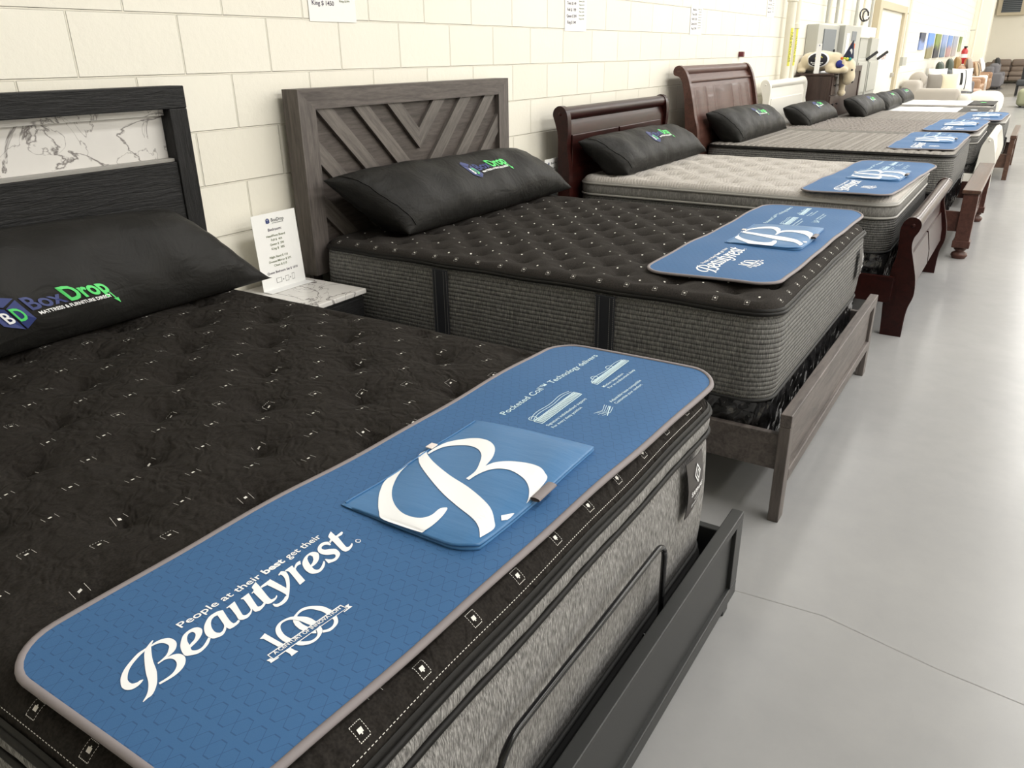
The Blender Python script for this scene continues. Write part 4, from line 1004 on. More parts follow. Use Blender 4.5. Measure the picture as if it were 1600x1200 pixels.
fpanel = [(2.31, .18), (2.35, .18), (2.37, .30), (2.375, .45), (2.35, .58), (2.33, .62), (2.31, .58), (2.305, .4)]
fb = sleigh(r, 6.46, 8.08, fpost, fpanel, (2.345, .655), .034, M_whitepaint, part='footboard', knob=.010)
side_rails(r, .2, 2.3, 6.49, 8.05, .20, .34, M_whitepaint)

# bed 6 : brown low footboard
r = thing('bed', 'dark brown bed frame with an open low footboard, beyond the white bed', 'bed', (1.4, 9.55, 0))
hb = MB().box(.32, .36, 8.95, 10.50, .3, 1.20, .003).build('headboard', M_darkbrown, r)
MB().box(.31, .375, 8.88, 10.58, 1.20, 1.275, .004).build('top_rail', M_darkbrown, hb)
for y in (8.88, 10.51): MB().box(.312, .373, y, y + .07, 0, 1.1995, .004).build('post', M_darkbrown, hb)
fb = MB().box(2.475, 2.505, 8.80, 10.32, .30, .36, .003).build('footboard', M_plankwood, r)
MB().box(2.465, 2.530, 8.74, 10.38, .48, .52, .004).build('top_rail', M_plankwood, fb)
MB().box(2.475, 2.505, 8.80, 10.32, .16, .22, .003).build('bottom_rail', M_plankwood, fb)
for y in (8.75, 10.31): MB().box(2.468, 2.520, y, y + .06, 0, .4795, .003).build('leg', M_plankwood, fb)
for k in range(8): MB().box(2.484, 2.497, 8.90 + k * .19, 8.99 + k * .19, .22, .48, .002).build('slat', M_plankwood, fb)
side_rails(r, .36, 2.48, 8.79, 10.33, .14, .30, M_plankwood)

# ------------------------------------------------------------------ mattresses
M_band_light = heather('silver_knit_band', (.13, .128, .12), (.20, .195, .185), (.30, .29, .275), 0, (200, 200, 40))
m1, T1 = make_mattress('thick black-topped mattress with grey heather sides, nearest bed', .115, 2.128, -2.262, -.738, .23, .640, .698, M_top_black, M_heather, M_pipe_black,
    (.1755, .160, .51, -1.43), 'tuft', .034, .030, R=.085, w=.075, res=.0075, piles=[.588], marks=(.079, .083, .579, -1.24, 1.0), marks_edge=(.125, .024, 1.0), wav=True, wave_side=.0008)
make_foot_tag(m1, 2.140, -.935, .580, .105, .15)
m2, T2 = make_mattress('charcoal quilted mattress with dark ribbed sides and strap handles, on the chevron bed', .13, 2.118, -.165, 1.352, .405, .706, .745, M_top_black2, M_heather_rib, M_pipe_black,
    (.105, .112, 1.30, .20), 'tuft', .034, .026, R=.09, w=.06, res=.011, marks=(.070, .056, 1.335, .256, .38), marks_edge=(.105, .020, .8), handles=((.80, .055), (1.53, .055)), wav=True)
make_foot_tag(m2, 2.130, 1.16, .655, .085, .13)
m3, T3 = make_mattress('silver-grey pillow-top mattress in the dark cherry sleigh bed', .22, 2.135, 2.06, 3.58, .44, .700, .745, M_top_light, M_heather_dk, M_pipe_grey,
    (.15, .155, 1.16, 2.62), 'tuft', .048, .032, R=.11, w=.055, res=.011, piles=[.632], band_m=M_band_light)
m4, T4 = make_mattress('taupe-grey mattress with dark piping on the mission-footboard bed', .30, 2.215, 4.27, 5.82, .45, .725, .750, M_top_grey, M_heather_rib, M_pipe_black,
    (.085, .062, 1.16, 5), 'grid', .012, .03, R=.10, w=.05, res=.012)
m5, T5 = make_mattress('taupe-grey wave-quilted mattress in the white sleigh bed', .25, 2.235, 6.50, 8.03, .42, .690, .715, M_top_wave, M_heather_rib, M_pipe_grey,
    (.12, .13, 1.16, 7), 'wave', .012, .03, R=.11, w=.05, res=.014, piles=[.62])
m6, T6 = make_mattress('grey thick mattress with draping white tag, on the low brown bed', .40, 2.375, 8.78, 10.33, .37, .650, .672, M_top_grey, M_heather_rib, M_pipe_grey,
    (.085, .062, 1.16, 5), 'grid', .010, .03, R=.10, w=.05, res=.02)
m7, T7 = make_mattress('thin grey mattress under a white sheet, second farthest bed', .45, 2.08, 11.05, 12.50, .33, .575, .60, M_top_grey, M_heather_rib, M_pipe_grey, (.15, .15, 1, 11), 'flat', .004, .03, res=.04)
m8, T8 = make_mattress('thin grey mattress under a white sheet, farthest bed', .45, 2.03, 13.15, 14.60, .33, .575, .60, M_top_grey, M_heather_rib, M_pipe_grey, (.15, .15, 1, 13), 'flat', .004, .03, res=.04)
for (x0, x1, y0, y1, z1, lab) in ((.45, 2.08, 11.05, 12.50, .326, 'low black platform base under the second farthest mattress'), (.45, 2.03, 13.15, 14.60, .326, 'low black platform base under the farthest mattress')):
    r = thing('platform_base', lab, 'bed base', ((x0 + x1) / 2, (y0 + y1) / 2, 0)); MB().box(x0 + .02, x1 - .02, y0 + .02, y1 - .02, .17, z1, .01).build('platform', M_matteblk, r); legs(r, [(x, y) for x in (x0 + .1, x1 - .1) for y in (y0 + .1, y1 - .1)], .05, .1695, M_matteblk)
# white sheets and dark foot pads on 7 and 8
def drape(name, lab, cat, grp, x0, x1, y0, y1, z, m, drop=.012):
    mb = MB(); rows = []
    for i in range(17):
        x = x0 + (x1 - x0) * i / 16; rows.append([(x, y0 - .004, z - drop)] + [(x, y0 + (y1 - y0) * j / 12, z + .002 * math.sin(i * 1.3) * math.sin(j * 1.7)) for j in range(13)] + [(x, y1 + .004, z - drop)])
    mb.grid(rows); mb.grid([[(a, b, c - .004) for a, b, c in r_] for r_ in rows])
    return tag(mb.build(name, m, None, True), lab, cat, grp)
drape('bed_sheet', 'white sheet laid over the second farthest mattress', 'sheet', 'white sheets', .60, 1.66, 11.10, 12.45, .6085, M_label)
drape('bed_sheet', 'white sheet laid over the farthest mattress', 'sheet', 'white sheets', .60, 1.66, 13.20, 14.55, .6085, M_label)
for ya, yb, lab in ((11.12, 12.40, 'black foot pad on the second farthest bed'), (13.22, 14.50, 'black foot pad on the farthest bed')):
    o = drape('dark_foot_pad', lab, 'foot pad', 'black foot pads', 1.668, 2.05, ya, yb, .611, M_pillow)
    mb = MB(); yc = (ya + yb) / 2; c = (1.86, yc)
    mb.add([(c[0] + .05 * math.cos(t * PI / 8), c[1] + .09 * math.sin(t * PI / 8), .6165) for t in range(16)], [tuple(range(16))]); mb.build('printed_logo', M_green if ya > 12 else M_print, o)
# plastic-wrapped box springs
def boxspring(lab, x0, x1, y0, y1, z0, z1, seed=0):
    r = thing('box_spring', lab, 'box spring', ((x0 + x1) / 2, (y0 + y1) / 2, z0), 'plastic-wrapped box springs')
    MB().box(x0 + .01, x1 - .01, y0 + .01, y1 - .01, z0, z1 - .005, .02).build('core', M_matteblk, r)
    rnd = random.Random(seed); ring = rring(x0, x1, y0, y1, .05, .025); mb = MB(); rows = []
    for (x, y, nx, ny) in ring:
        rows.append([(x + nx * rnd.uniform(-.004, .007), y + ny * rnd.uniform(-.004, .007), z0 + (z1 - z0) * k / 5) for k in range(6)])
    mb.grid(rows, closed_u=True); mb.build('plastic_wrap', M_plastic, r, False)
boxspring('black box spring in crinkled plastic under the chevron bed mattress', .14, 2.115, -.15, 1.335, .22, .400, 1)
boxspring('black box spring in crinkled plastic in the dark cherry sleigh bed', .24, 2.13, 2.07, 3.57, .25, .436, 2)
boxspring('black box spring in crinkled plastic on the mission-footboard bed', .33, 2.22, 4.29, 5.80, .26, .446, 3)
boxspring('black box spring in crinkled plastic in the white sleigh bed', .27, 2.24, 6.52, 8.01, .25, .416, 4)
boxspring('black box spring in crinkled plastic on the low brown bed', .42, 2.40, 8.82, 10.29, .22, .366, 5)
# slats that carry them
def supports(lab, x0, x1, y0, y1, z, n=5):
    r = thing('slat_support', lab, 'bed slats', ((x0 + x1) / 2, (y0 + y1) / 2, 0), 'bed slats under the box springs')
    for k in range(n):
        x = x0 + (x1 - x0) * (k + .5) / n; MB().box(x - .04, x + .04, y0, y1, z - .02, z, .002).build('slat', M_matteblk, r)
        MB().box(x - .02, x + .02, (y0 + y1) / 2 - .02, (y0 + y1) / 2 + .02, 0, z - .02, .002).build('leg', M_matteblk, r)
supports('slats beneath the chevron bed box spring', .14, 2.15, -.15, 1.335, .219)
supports('slats beneath the dark cherry sleigh box spring', .24, 2.13, 2.04, 3.62, .249)
supports('slats beneath the mission-footboard box spring', .33, 2.28, 4.21, 5.82, .259)
supports('slats beneath the white sleigh box spring', .27, 2.24, 6.51, 8.03, .249)
supports('slats beneath the low brown bed box spring', .42, 2.45, 8.81, 10.31, .219)
# ------------------------------------------------------------------ foot pads
PG = 'blue printed foot pads'
pads = [('blue printed foot pad with sewn pocket on the nearest black mattress', 1.88, -1.47, .705, 0.0), ('blue printed foot pad with sewn pocket on the charcoal chevron-bed mattress', 1.845, .765, .752, .02),
        ('blue printed foot pad with sewn pocket on the silver-grey pillow-top mattress', 1.920, 2.80, .754, -.02), ('blue printed foot pad with sewn pocket on the mission-footboard bed', 1.98, 5.18, .757, .02),
        ('blue printed foot pad with sewn pocket on the wave-quilted mattress in the white bed', 2.01, 7.24, .733, .0), ('blue printed foot pad with sewn pocket on the low brown bed', 2.13, 9.42, .683, .0)]
pad0 = make_pad(pads[0][0], PG)
for i, (lab, x, y, z, rz) in enumerate(pads):
    o = pad0 if i == 0 else copy_tree(pad0)
    o['label'] = lab; o.location = (x, y, z); o.rotation_euler = (0, 0, rz)
# ------------------------------------------------------------------ pillows
GP = 'black logo pillows'
make_pillow('large black logo pillow leaning on the marble-band headboard, nearest', GP, .82, .202, .095, (.235, -1.555, .870), .42, .0, 3, logo_at=(.145, -.42), logo_w=.262, zmin=0.69)
make_pillow('long black logo pillow leaning on the chevron headboard', GP, .74, .19, .12, (.320, .66, .880), .85, .0, 5, logo_at=(.19, -.0), logo_w=.27, zmin=0.735)
make_pillow('long black logo pillow leaning on the dark cherry sleigh headboard', GP, .74, .175, .11, (.375, 2.82, .860), .88, .0, 8, logo_at=(.12, -.05), logo_w=.27, zmin=0.73)
make_pillow('black logo pillow leaning on the tall three-panel headboard', GP, .76, .185, .12, (.43, 5.02, .880), .80, .0, 11, logo_at=(.12, 0), logo_w=.27, zmin=0.745)
make_pillow('black logo pillow leaning on the white sleigh headboard', GP, .76, .165, .11, (.46, 7.36, .815), .88, .0, 13, logo_at=(.1, 0), logo_w=.27, fine=False, zmin=0.708)
make_pillow('black logo pillow on the low brown bed behind the plush dog', GP, .80, .175, .12, (.66, 9.58, .785), .85, .0, 17, logo_at=(0.0, 0), logo_w=.3, fine=False, zmin=0.665)
make_pillow('black pillow on the second farthest bed', GP, .70, .17, .12, (.60, 11.78, .735), .9, .0, 19, logo_at=(0, 0), logo_w=.25, fine=False, zmin=0.612)
make_pillow('black pillow on the farthest bed', GP, .70, .16, .11, (.54, 13.85, .715), .9, .0, 23, logo_at=(0, 0), logo_w=.25, fine=False, zmin=0.612)
# ------------------------------------------------------------------ nightstand and price cards
r = thing('nightstand', 'black nightstand with a white marble top between the two nearest beds', 'nightstand', (.22, -.44, 0))
MB().box(.02, .425, -.66, -.235, .02, .556, .003).build('cabinet', M_blacksatin, r)
MB().box(.015, .440, -.668, -.225, .556, .577, .004).build('marble_top', M_marble, r)
for z0 in (.06, .31):
    d = MB().box(.425, .438, -.65, -.245, z0, z0 + .235, .003).build('drawer', M_blackwood, r); MB().box(.438, .450, -.50, -.395, z0 + .17, z0 + .182, .003).build('handle', M_chrome, d)

def card(label, org, uy, w, h, lines, lean=0.0, yaw=0.0, stand=False, group=None, thick=.0012, ux=None):
    """upright card, facing +x; org = lower (-y) corner; lines: (text, u centre, v baseline, height, width, material index)"""
    r = thing('price_card', label, 'price sign', org, group)
    ca, sa = math.cos(yaw), math.sin(yaw)
    def fn(u, v, off=0.0):
        x = off - lean * v; return (org[0] + ca * x + sa * u, org[1] + ca * u - sa * x, org[2] + v)
    mb = MB(); mb.add([fn(0, 0), fn(w, 0), fn(w, h), fn(0, h), fn(0, 0, thick), fn(w, 0, thick), fn(w, h, thick), fn(0, h, thick)], [(0, 1, 2, 3), (4, 5, 6, 7), (0, 4, 5, 1), (1, 5, 6, 2), (2, 6, 7, 3), (3, 7, 4, 0)])
    mb.build('card', M_paper, r, fix=True)
    mb = MB(); off = thick + .0008
    for (t, u, v, hh, ww, mi) in lines:
        if t == '#logo':
            s = hh; mb.add([fn(u + a * s, v + b * s, off) for a, b in ((-.8, .5), (0, .25), (0, -1), (-.8, -.7))], [(0, 1, 2, 3)], 3); mb.add([fn(u + a * s, v + b * s, off) for a, b in ((.08, .25), (.8, .5), (.8, -.7), (.08, -1))], [(0, 1, 2, 3)], 3)
            mb.add([fn(u + a * s, v + b * s, off) for a, b in ((-.8, .6), (0, .9), (.8, .6), (0, .35))], [(0, 1, 2, 3)], 3)
        elif t == '#rect':
            for (a0, b0, a1, b1) in ((0, 0, ww, hh * .06), (0, hh * .94, ww, hh), (0, 0, ww * .06, hh), (ww * .94, 0, ww, hh)): mb.add([fn(u + a0, v + b0, off), fn(u + a1, v + b0, off), fn(u + a1, v + b1, off), fn(u + a0, v + b1, off)], [(0, 1, 2, 3)], mi)
        else: put_text(mb, t, lambda a, b: fn(a, b, off), u, v, hh, ww, mi, .012, align='c')
    if mb.v: mb.build('printed_lettering', [M_ink, M_inkgreen, M_inkpurple, M_navylt], r)
    if stand:
        mb = MB(); mb.add([fn(0, 0, -.001), fn(w, 0, -.001), fn(w, 0, .055), fn(0, 0, .055), fn(0, -.0, -.001), fn(w, 0, -.001)], [(0, 1, 2, 3)]); 
        MB().box(org[0] - .002, org[0] + .05, org[1], org[1] + w, org[2] - .002, org[2], .0005).build('stand_foot', M_label, r)
    return r
W_, H_ = .232, .31
L = [('#logo', .080, H_ - .030, .012, 0, 3), ('BoxDrop', .132, H_ - .036, .014, .068, 0), ('MATTRESS & FURNITURE', .132, H_ - .044, .004, .06, 0), ('Bedroom:', .110, H_ - .072, .011, .072, 2), ('Head/Foot Board', .110, H_ - .096, .0085, .100, 1), ('Full $  4/A', .112, H_ - .113, .0085, .060, 1),
     ('Queen $  290', .110, H_ - .131, .0085, .075, 1), ('King $  385', .112, H_ - .149, .0085, .070, 1), ('Night Stand $ 110', .108, H_ - .183, .0085, .098, 1), ('Dresser/Mirror $ 375', .112, H_ - .201, .0085, .120, 1), ('Chest $ 215', .110, H_ - .218, .0085, .070, 1),
     ('Queen Bedroom Set $ 1010', .116, H_ - .246, .0095, .165, 2), ('#rect', .075, .022, .020, .028, 0), ('+', .112, .026, .010, .008, 0), ('#rect', .124, .020, .022, .018, 0), ('+', .150, .026, .010, .008, 0), ('#rect', .160, .020, .026, .014, 0)]
card('white bedroom price card standing on the marble-topped nightstand', (.118, -.495, .580), 1, W_, H_, L, .06, 0, True)
def two_col(label, y, z, w, h, big, small, extra=()):
    ls = []
    for i, t in enumerate(big): ls.append((t, w * .30, h - .045 - i * .037, .017, min(w * .5, .011 * len(t) + .01), 2))
    for i, t in enumerate(small): ls.append((t, w * .76, h - .035 - i * .021, .008, min(w * .34, .006 * len(t) + .01), 1))
    return card(label, (.002, y, z), 1, w, h, ls + list(extra), 0, 0)
two_col('white price sheet on the block wall above the chevron headboard', .035, 1.618, .285, .22, ['Twin $ 575', 'Full $ 675', 'Queen $ 736', 'King $ 1450'], ['King $ 975', 'Platform Frame', 'Twin $198', 'Full $198', 'Queen $198', 'King $199'])
sm = ['Platform Frame', 'Twin $ 139', 'Full $ 179', 'Queen $ 189', 'King $ 219', 'Adjustable', 'Twin $ 599', 'Queen $ 699', 'King $ 999']
two_col('white price sheet on the wall above the dark cherry sleigh headboard', 2.25, 1.614, .295, .275, ['BoxDrop', 'Mattress', 'Twin $ 149', 'Full $ 199', 'Queen $ 249', 'King $ 349'], sm)
two_col('white price sheet on the wall above the tall three-panel headboard', 4.47, 1.620, .285, .235, ['BoxDrop', 'Twin $ 98', 'Full $ 138', 'Queen $ 198', 'King $ 298'], sm[:8])
two_col('white price sheet on the wall left of the cream pipes', 6.72, 1.822, .285, .235, ['BoxDrop', 'Twin $ 98', 'Full $ 138', 'Queen $ 198', 'King $ 298'], sm[:8])
two = [('#logo', .05, .17, .010, 0, 3), ('BoxDrop', .115, .165, .013, .07, 0), ('Bedroom:', .105, .135, .010, .06, 0), ('Queen $ 290', .105, .10, .008, .08, 1), ('King $ 385', .105, .08, .008, .08, 1), ('Chest $ 215', .105, .06, .008, .07, 1)]
card('white price card between the chevron and dark cherry headboards', (.105, 1.825, .66), 1, .205, .20, two, 0, 0)
card('white price card beside the tall three-panel headboard', (.205, 4.05, .70), 1, .18, .17, [('#logo', .05, .14, .010, 0, 3), ('BoxDrop', .105, .135, .012, .06, 0), ('$ 349', .09, .08, .010, .05, 0)], 0, 0)
for nm, lab, y, z in (('low_shelf_table', 'small black side table between the chevron and dark cherry beds', 1.90, .655), ('low_shelf_table', 'small black side table beside the tall three-panel headboard', 4.10, .695)):
    r = thing(nm, lab, 'side table', (.14, y, 0)); 
    x0, x1, ya, yb = (.03, .142, 1.42, 1.925) if y < 3 else (.03, .23, 3.60, 3.97)
    if y > 3: ya, yb = 3.66, 3.97
    MB().box(x0, x1, ya, yb, z - .03, z, .003).build('tabletop', M_blacksatin, r)
    for a in (x0 + .02, x1 - .02):
        for b in (ya + .02, yb - .02): MB().box(a - .012, a + .012, b - .012, b + .012, 0, z - .03, .002).build('leg', M_blacksatin, r)

# ------------------------------------------------------------------ pipes on the wall
def pipe(label, y, x, z0, z1, r_, name='pipe', m=None, group=None, joint=()):
    o = thing(name, label, 'pipe', (x, y, z0), group)
    MB().lathe([(r_, 0), (r_, z1 - z0)], (x, y, z0), 16).build('tube', m or M_dirtypipe, o, 'auto')
    for zz in joint: MB().lathe([(r_ * 1.0, 0), (r_ * 1.25, .005), (r_ * 1.25, .055), (r_, .06)], (x, y, zz), 16).build('coupling', m or M_dirtypipe, o, 'auto')
    for zz in (z0 + .9, z1 - 1.0): MB().box(.003, x, y - .02, y + .02, zz, zz + .03, .002).build('bracket', M_galv, o)
    return o
a = pipe('thick cream pipe on the wall with a yellow label, left of the pair', 7.36, .10, 0, CEIL + .05, .050, joint=(1.99,))
mb = MB(); mb.grid([[(.10 + .0512 * math.cos(-1.05 + k * .1), 7.36 + .0512 * math.sin(-1.05 + k * .1), z) for z in (1.32, 1.72)] for k in range(8)]); mb.build('yellow_label', M_yellow, a, True)
mb = MB(); [put_text(mb, 'FIRE SPRINKLER', (lambda u, v: (.10 + .0525 * math.cos(-.9 + v / .05), 7.36 + .0525 * math.sin(-.9 + v / .05), 1.68 - u)), 0, 0, .03, .32)]; mb.build('label_lettering', M_ink, a)
b = pipe('cream pipe on the wall with a yellow label, right of the pair', 7.66, .09, 0, CEIL + .05, .038, joint=(1.72,))
mb = MB(); mb.grid([[(.09 + .0392 * math.cos(-1.05 + k * .1), 7.66 + .0392 * math.sin(-1.05 + k * .1), z) for z in (1.32, 1.72)] for k in range(8)]); mb.build('yellow_label', M_yellow, b, True)
mb = MB(); put_text(mb, 'NATURAL GAS', (lambda u, v: (.09 + .0402 * math.cos(-.9 + v / .04), 7.66 + .0402 * math.sin(-.9 + v / .04), 1.64 - u)), 0, 0, .025, .28); mb.build('label_lettering', M_ink, b)
tag(MB().lathe([(.03, 0), (.055, .01), (.055, .05), (.03, .06)], (.03, 7.80, 1.88), 16, axis='x').build('junction_box', M_galv, None, 'auto'), 'small round grey electrical box between pipes and chest', 'junction box')
mb = MB(); mb.box(.0, .05, 5.88, 5.93, 1.43, 1.48, .006); tag(mb.build('wall_hook', mat('maroon_plastic', (.12, .01, .02), .4)), 'small maroon bracket on the wall beyond the tall headboard', 'bracket')

# conduits above the panels
for k, (y, z) in enumerate(((9.30, 1.82), (9.42, 1.82), (9.85, 1.83), (10.28, 1.83), (11.2, 1.83), (11.75, 1.84), (12.4, 1.7))):
    o = pipe('thin grey conduit rising from the electrical panels, number of seven side by side', y, .07, z, CEIL + .05, .022, 'conduit', M_dirtypipe if k % 2 else M_galv, 'conduits above the electrical panels')
    o['label'] = 'thin conduit rising to the ceiling from the electrical panels'
# electrical cabinets
def cabinet(label, y0, y1, z0, z1, d, m, door=None, name='electrical_panel'):
    r = thing(name, label, 'electrical panel', (d / 2, (y0 + y1) / 2, z0))
    MB().box(.004, d, y0, y1, z0, z1, .006).build('box', m, r)
    if door:
        a, b, c, e, mm = door; dd = MB().box(d, d + .012, a, b, c, e, .004).build('door', mm, r); MB().box(d + .012, d + .03, b - .05, b - .03, (c + e) / 2 - .05, (c + e) / 2 + .05, .003).build('latch', M_matteblk, dd)
        MB().box(d + .0125, d + .0135, a + .08, b - .14, c + .04, c + .27, .0003).build('paper_label', M_label, dd)
    return r
cabinet('grey electrical panel with dark door on the wall behind the chest', 8.55, 9.78, .9, 1.79, .15, M_galv, (8.85, 9.55, 1.15, 1.74, M_galv2))
r = cabinet('tall pale electrical cabinet with a small window, right of the dark-doored panel', 9.80, 10.95, .55, 1.80, .22, M_galv)
MB().box(.2205, .226, 10.3, 10.62, 1.60, 1.73, .002).build('window', M_galv2, r); MB().box(.2205, .2225, 10.3, 10.62, 1.50, 1.57, .0005).build('warning_label', M_orange, r)
MB().box(.221, .224, 9.95, 10.15, .95, 1.7, .0005).build('white_strip', M_label, r)
for k, (ya, yb) in enumerate(((11.15, 11.95), (12.10, 12.95))):
    r = thing('disconnect_switch', ('grey switch box with black lever, left of the two' if k == 0 else 'grey switch box with black lever, right of the two next to the door'), 'switch box', (.1, (ya + yb) / 2, .35))
    MB().box(0, .20, ya, yb, .35, 1.36, .01).build('box', M_galv, r); MB().box(0, .18, ya + .1, yb - .1, 1.36, 1.66, .006).build('upper_box', M_galv, r)
    MB().box(.20, .215, ya + .04, yb - .04, .85, 1.30, .004).build('cover', M_galv, r)
    mb = MB(); mb.tube([(.21, yb - .15, 1.34), (.33, yb - .02, 1.45)], .022, 10); mb.build('lever', M_matteblk, r, True)
# notice and cable coil
mb = MB(); mb.box(.225, .228, 10.98, 12.15, 1.665, 1.805, 0)
tag(mb.build('paper_notice', M_label), 'white paper notice fixed above the switch boxes', 'notice')
mb = MB(); mb.tube([(.12, 11.55 + .33 * math.cos(t * PI / 12), 1.98 + .085 * math.sin(t * PI / 12)) for t in range(22)], .011, 8); mb.tube([(.14, 11.6 + .26 * math.cos(t * PI / 12), 1.97 + .07 * math.sin(t * PI / 12)) for t in range(3, 24)], .009, 8)
tag(mb.build('cable_coil', M_matteblk, None, True), 'coil of black cable hanging above the paper notice', 'cable')

# ------------------------------------------------------------------ door with chalk-white leaf
d = MB().box(.0, .045, 13.25, 15.85, 0, 2.14, .004).build('door_1', M_doorpaint); struct(d)
struct(MB().box(.0, .10, 13.0, 13.25, 0, 2.26, .004).build('trim_2', M_oak)); struct(MB().box(0, .10, 15.85, 16.15, 0, 2.26, .004).build('trim_3', M_oak)); struct(MB().box(0, .10, 13.25, 15.85, 2.14, 2.26, .004).build('trim_4', M_oak))
mb = MB(); mb.box(.046, .048, 14.2, 14.75, 1.30, 1.42, 0); mb.build('door_sign', M_label, d)
mb = MB(); put_text(mb, 'EXIT', lambda u, v: (.0485, 14.22 + u, 1.32 + v), 0, 0, .07, .5, bold=.03); mb.build('sign_lettering', M_red, d)
mb = MB(); mb.box(.046, .09, 15.55, 15.75, .98, 1.06, .01); mb.build('door_handle', M_chrome, d)
o = pipe('thin cream conduit beside the door with a switch box at its foot', 16.75, .06, 1.25, CEIL + .05, .03, 'conduit'); MB().box(.0, .11, 16.5, 17.05, 1.17, 1.34, .006).build('switch_plate', M_galv, o)
# ------------------------------------------------------------------ canvases
AR = [((.05, .06, .10), (.22, .30, .55)), ((.15, .30, .75), (.26, .23, .12)), ((.22, .28, .08), (.04, .04, .05)), ((.28, .36, .60), (.14, .20, .28)), ((.18, .30, .60), (.42, .26, .26)), ((.33, .36, .45), (.40, .36, .36)), ((.20, .26, .08), (.35, .38, .20))]
names_ = ['small dark and sky-blue canvas, first of the row from the door', 'canvas with blue sky over brown field, second of the row', 'canvas of green leaves over black, third of the row', 'blue-grey canvas, fourth of the row', 'blue and rose canvas, fifth of the row', 'pale lilac-grey canvas, sixth of the row', 'narrow green canvas, last of the row by the red extinguisher']
AY = [(19.3, 20.2, 1.47, 1.85), (20.9, 22.05, 1.27, 1.86), (22.5, 23.6, 1.27, 1.86), (24.1, 25.2, 1.27, 1.86), (25.7, 26.8, 1.27, 1.86), (27.3, 28.5, 1.27, 1.86), (29.3, 30.0, 1.40, 1.86)]
for (c1, c2), lab, (ya, yb, z0, z1) in zip(AR, names_, AY):
    m = mat('canvas_print', c1, .6); n = N(m); z = n.sep(n.pos()).outputs[2]
    f = n.math('ADD', n.math('DIVIDE', n.math('SUBTRACT', z, z0), z1 - z0), n.math('MULTIPLY', n.math('SUBTRACT', n.noise(n.pos(), 2.5, 5, .7), .5), .9))
    n.out('Base Color', n.ramp(f, [(.40, c2), (.60, c1)]))
    o = thing('wall_canvas', lab, 'picture', (.0, (ya + yb) / 2, z0), 'row of canvases'); MB().box(0, .035, ya, yb, z0, z1, .003).build('canvas', m, o)
# ------------------------------------------------------------------ extinguisher
r = thing('fire_extinguisher', 'red fire extinguisher on the wall beyond the row of canvases', 'fire extinguisher', (.12, 30.5, 1.0))
MB().lathe([(.03, 0), (.10, .02), (.10, .42), (.06, .50), (.03, .52)], (.14, 30.5, 1.0), 18).build('cylinder', M_red, r, True)
MB().lathe([(.102, 0), (.102, .12)], (.14, 30.5, 1.2), 18).build('paper_label', M_label, r, True); MB().box(.10, .2, 30.40, 30.6, 1.52, 1.57, .01).build('handle', M_matteblk, r)
mb = MB(); mb.box(0, .02, 30.85, 31.5, 1.75, 2.15, .002); o = tag(mb.build('extinguisher_sign', M_label), 'red lettered sign high above the extinguisher', 'sign')
mb = MB(); [put_text(mb, c, lambda u, v: (.0215, 31.05 + u, 2.06 - k_ * .042 + v), 0, 0, .03, .2, bold=.03) for k_, c in enumerate('FIREEXT')]; mb.build('sign_lettering', M_red, o)
# ------------------------------------------------------------------ pilasters, ducts
struct(MB().box(0, .55, 33.4, 34.2, 0, CEIL + .1, .01).build('trim_5', M_wall_end)); struct(MB().box(0, .30, 38.6, 39.3, 0, CEIL + .1, .01).build('trim_6', M_wall_end))
pipe('cream conduit with grey foot on the far wall pilaster', 32.9, .2, 1.2, CEIL + .05, .04, 'conduit')
pipe('grey conduit near the far corner', 36.3, .12, .0, 1.9, .05, 'conduit', M_galv)
# vent on the end wall
r = thing('wall_vent', 'dark louvred vent in a tan housing high on the end wall', 'vent', (.7, YE - .1, 2.9))
MB().box(.15, 1.30, YE - .25, YE, 2.90, 4.1, .01).build('housing', mat('tan_sheet_metal', (.62, .54, .40), .5), r)
MB().box(.33, 1.10, YE - .262, YE - .25, 3.02, 4.0, .002).build('grille_back', M_glass, r)
for k in range(12): MB().box(.33, 1.10, YE - .285, YE - .262, 3.04 + k * .08, 3.065 + k * .08, .002).build('louvre', M_galv2, r)

# ------------------------------------------------------------------ chest of drawers with plush dog
r = thing('chest_of_drawers', 'tall espresso chest of drawers against the wall beyond the white sleigh bed', 'chest of drawers', (.26, 8.44, 0))
MB().box(.03, .455, 8.20, 8.68, .04, 1.195, .004).build('carcass', M_darkbrown, r); MB().box(.02, .475, 8.185, 8.695, 1.195, 1.218, .004).build('top', M_darkbrown, r)
for k in range(5):
    z0 = .07 + k * .224; dr = MB().box(.455, .472, 8.215, 8.665, z0, z0 + .212, .004).build('drawer', M_darkbrown, r)
    for y in (8.32, 8.56): MB().lathe([(.006, 0), (.006, .012), (.014, .016), (.014, .024), (.004, .027)], (.472, y, z0 + .11), 12, axis='x').build('knob', M_matteblk, dr, True)
r = thing('plush_dog', 'large cream plush dog in a party hat sprawled on top of the chest of drawers', 'plush toy', (.35, 8.42, 1.22))
mb = MB(); yc = 8.42
mb.ell((.26, yc, 1.360), (.235, .15, .125)); mb.ell((.12, yc, 1.35), (.12, .14, .115)); mb.ell((.42, yc, 1.355), (.12, .12, .11)); mb.ell((.52, yc, 1.32), (.09, .09, .09))
mb.ell((.595, yc, 1.28), (.085, .095, .115)); mb.ell((.615, yc, 1.18), (.075, .08, .10)); mb.ell((.60, yc, 1.13), (.06, .065, .055))
mb.ell((.06, yc - .12, 1.245), (.06, .05, .03)); mb.ell((.03, yc - .08, 1.29), (.05, .05, .06)); mb.ell((.47, yc - .13, 1.245), (.13, .045, .035)); mb.ell((.57, yc - .13, 1.255), (.05, .045, .04)); mb.ell((.40, yc - .1, 1.28), (.07, .06, .06))
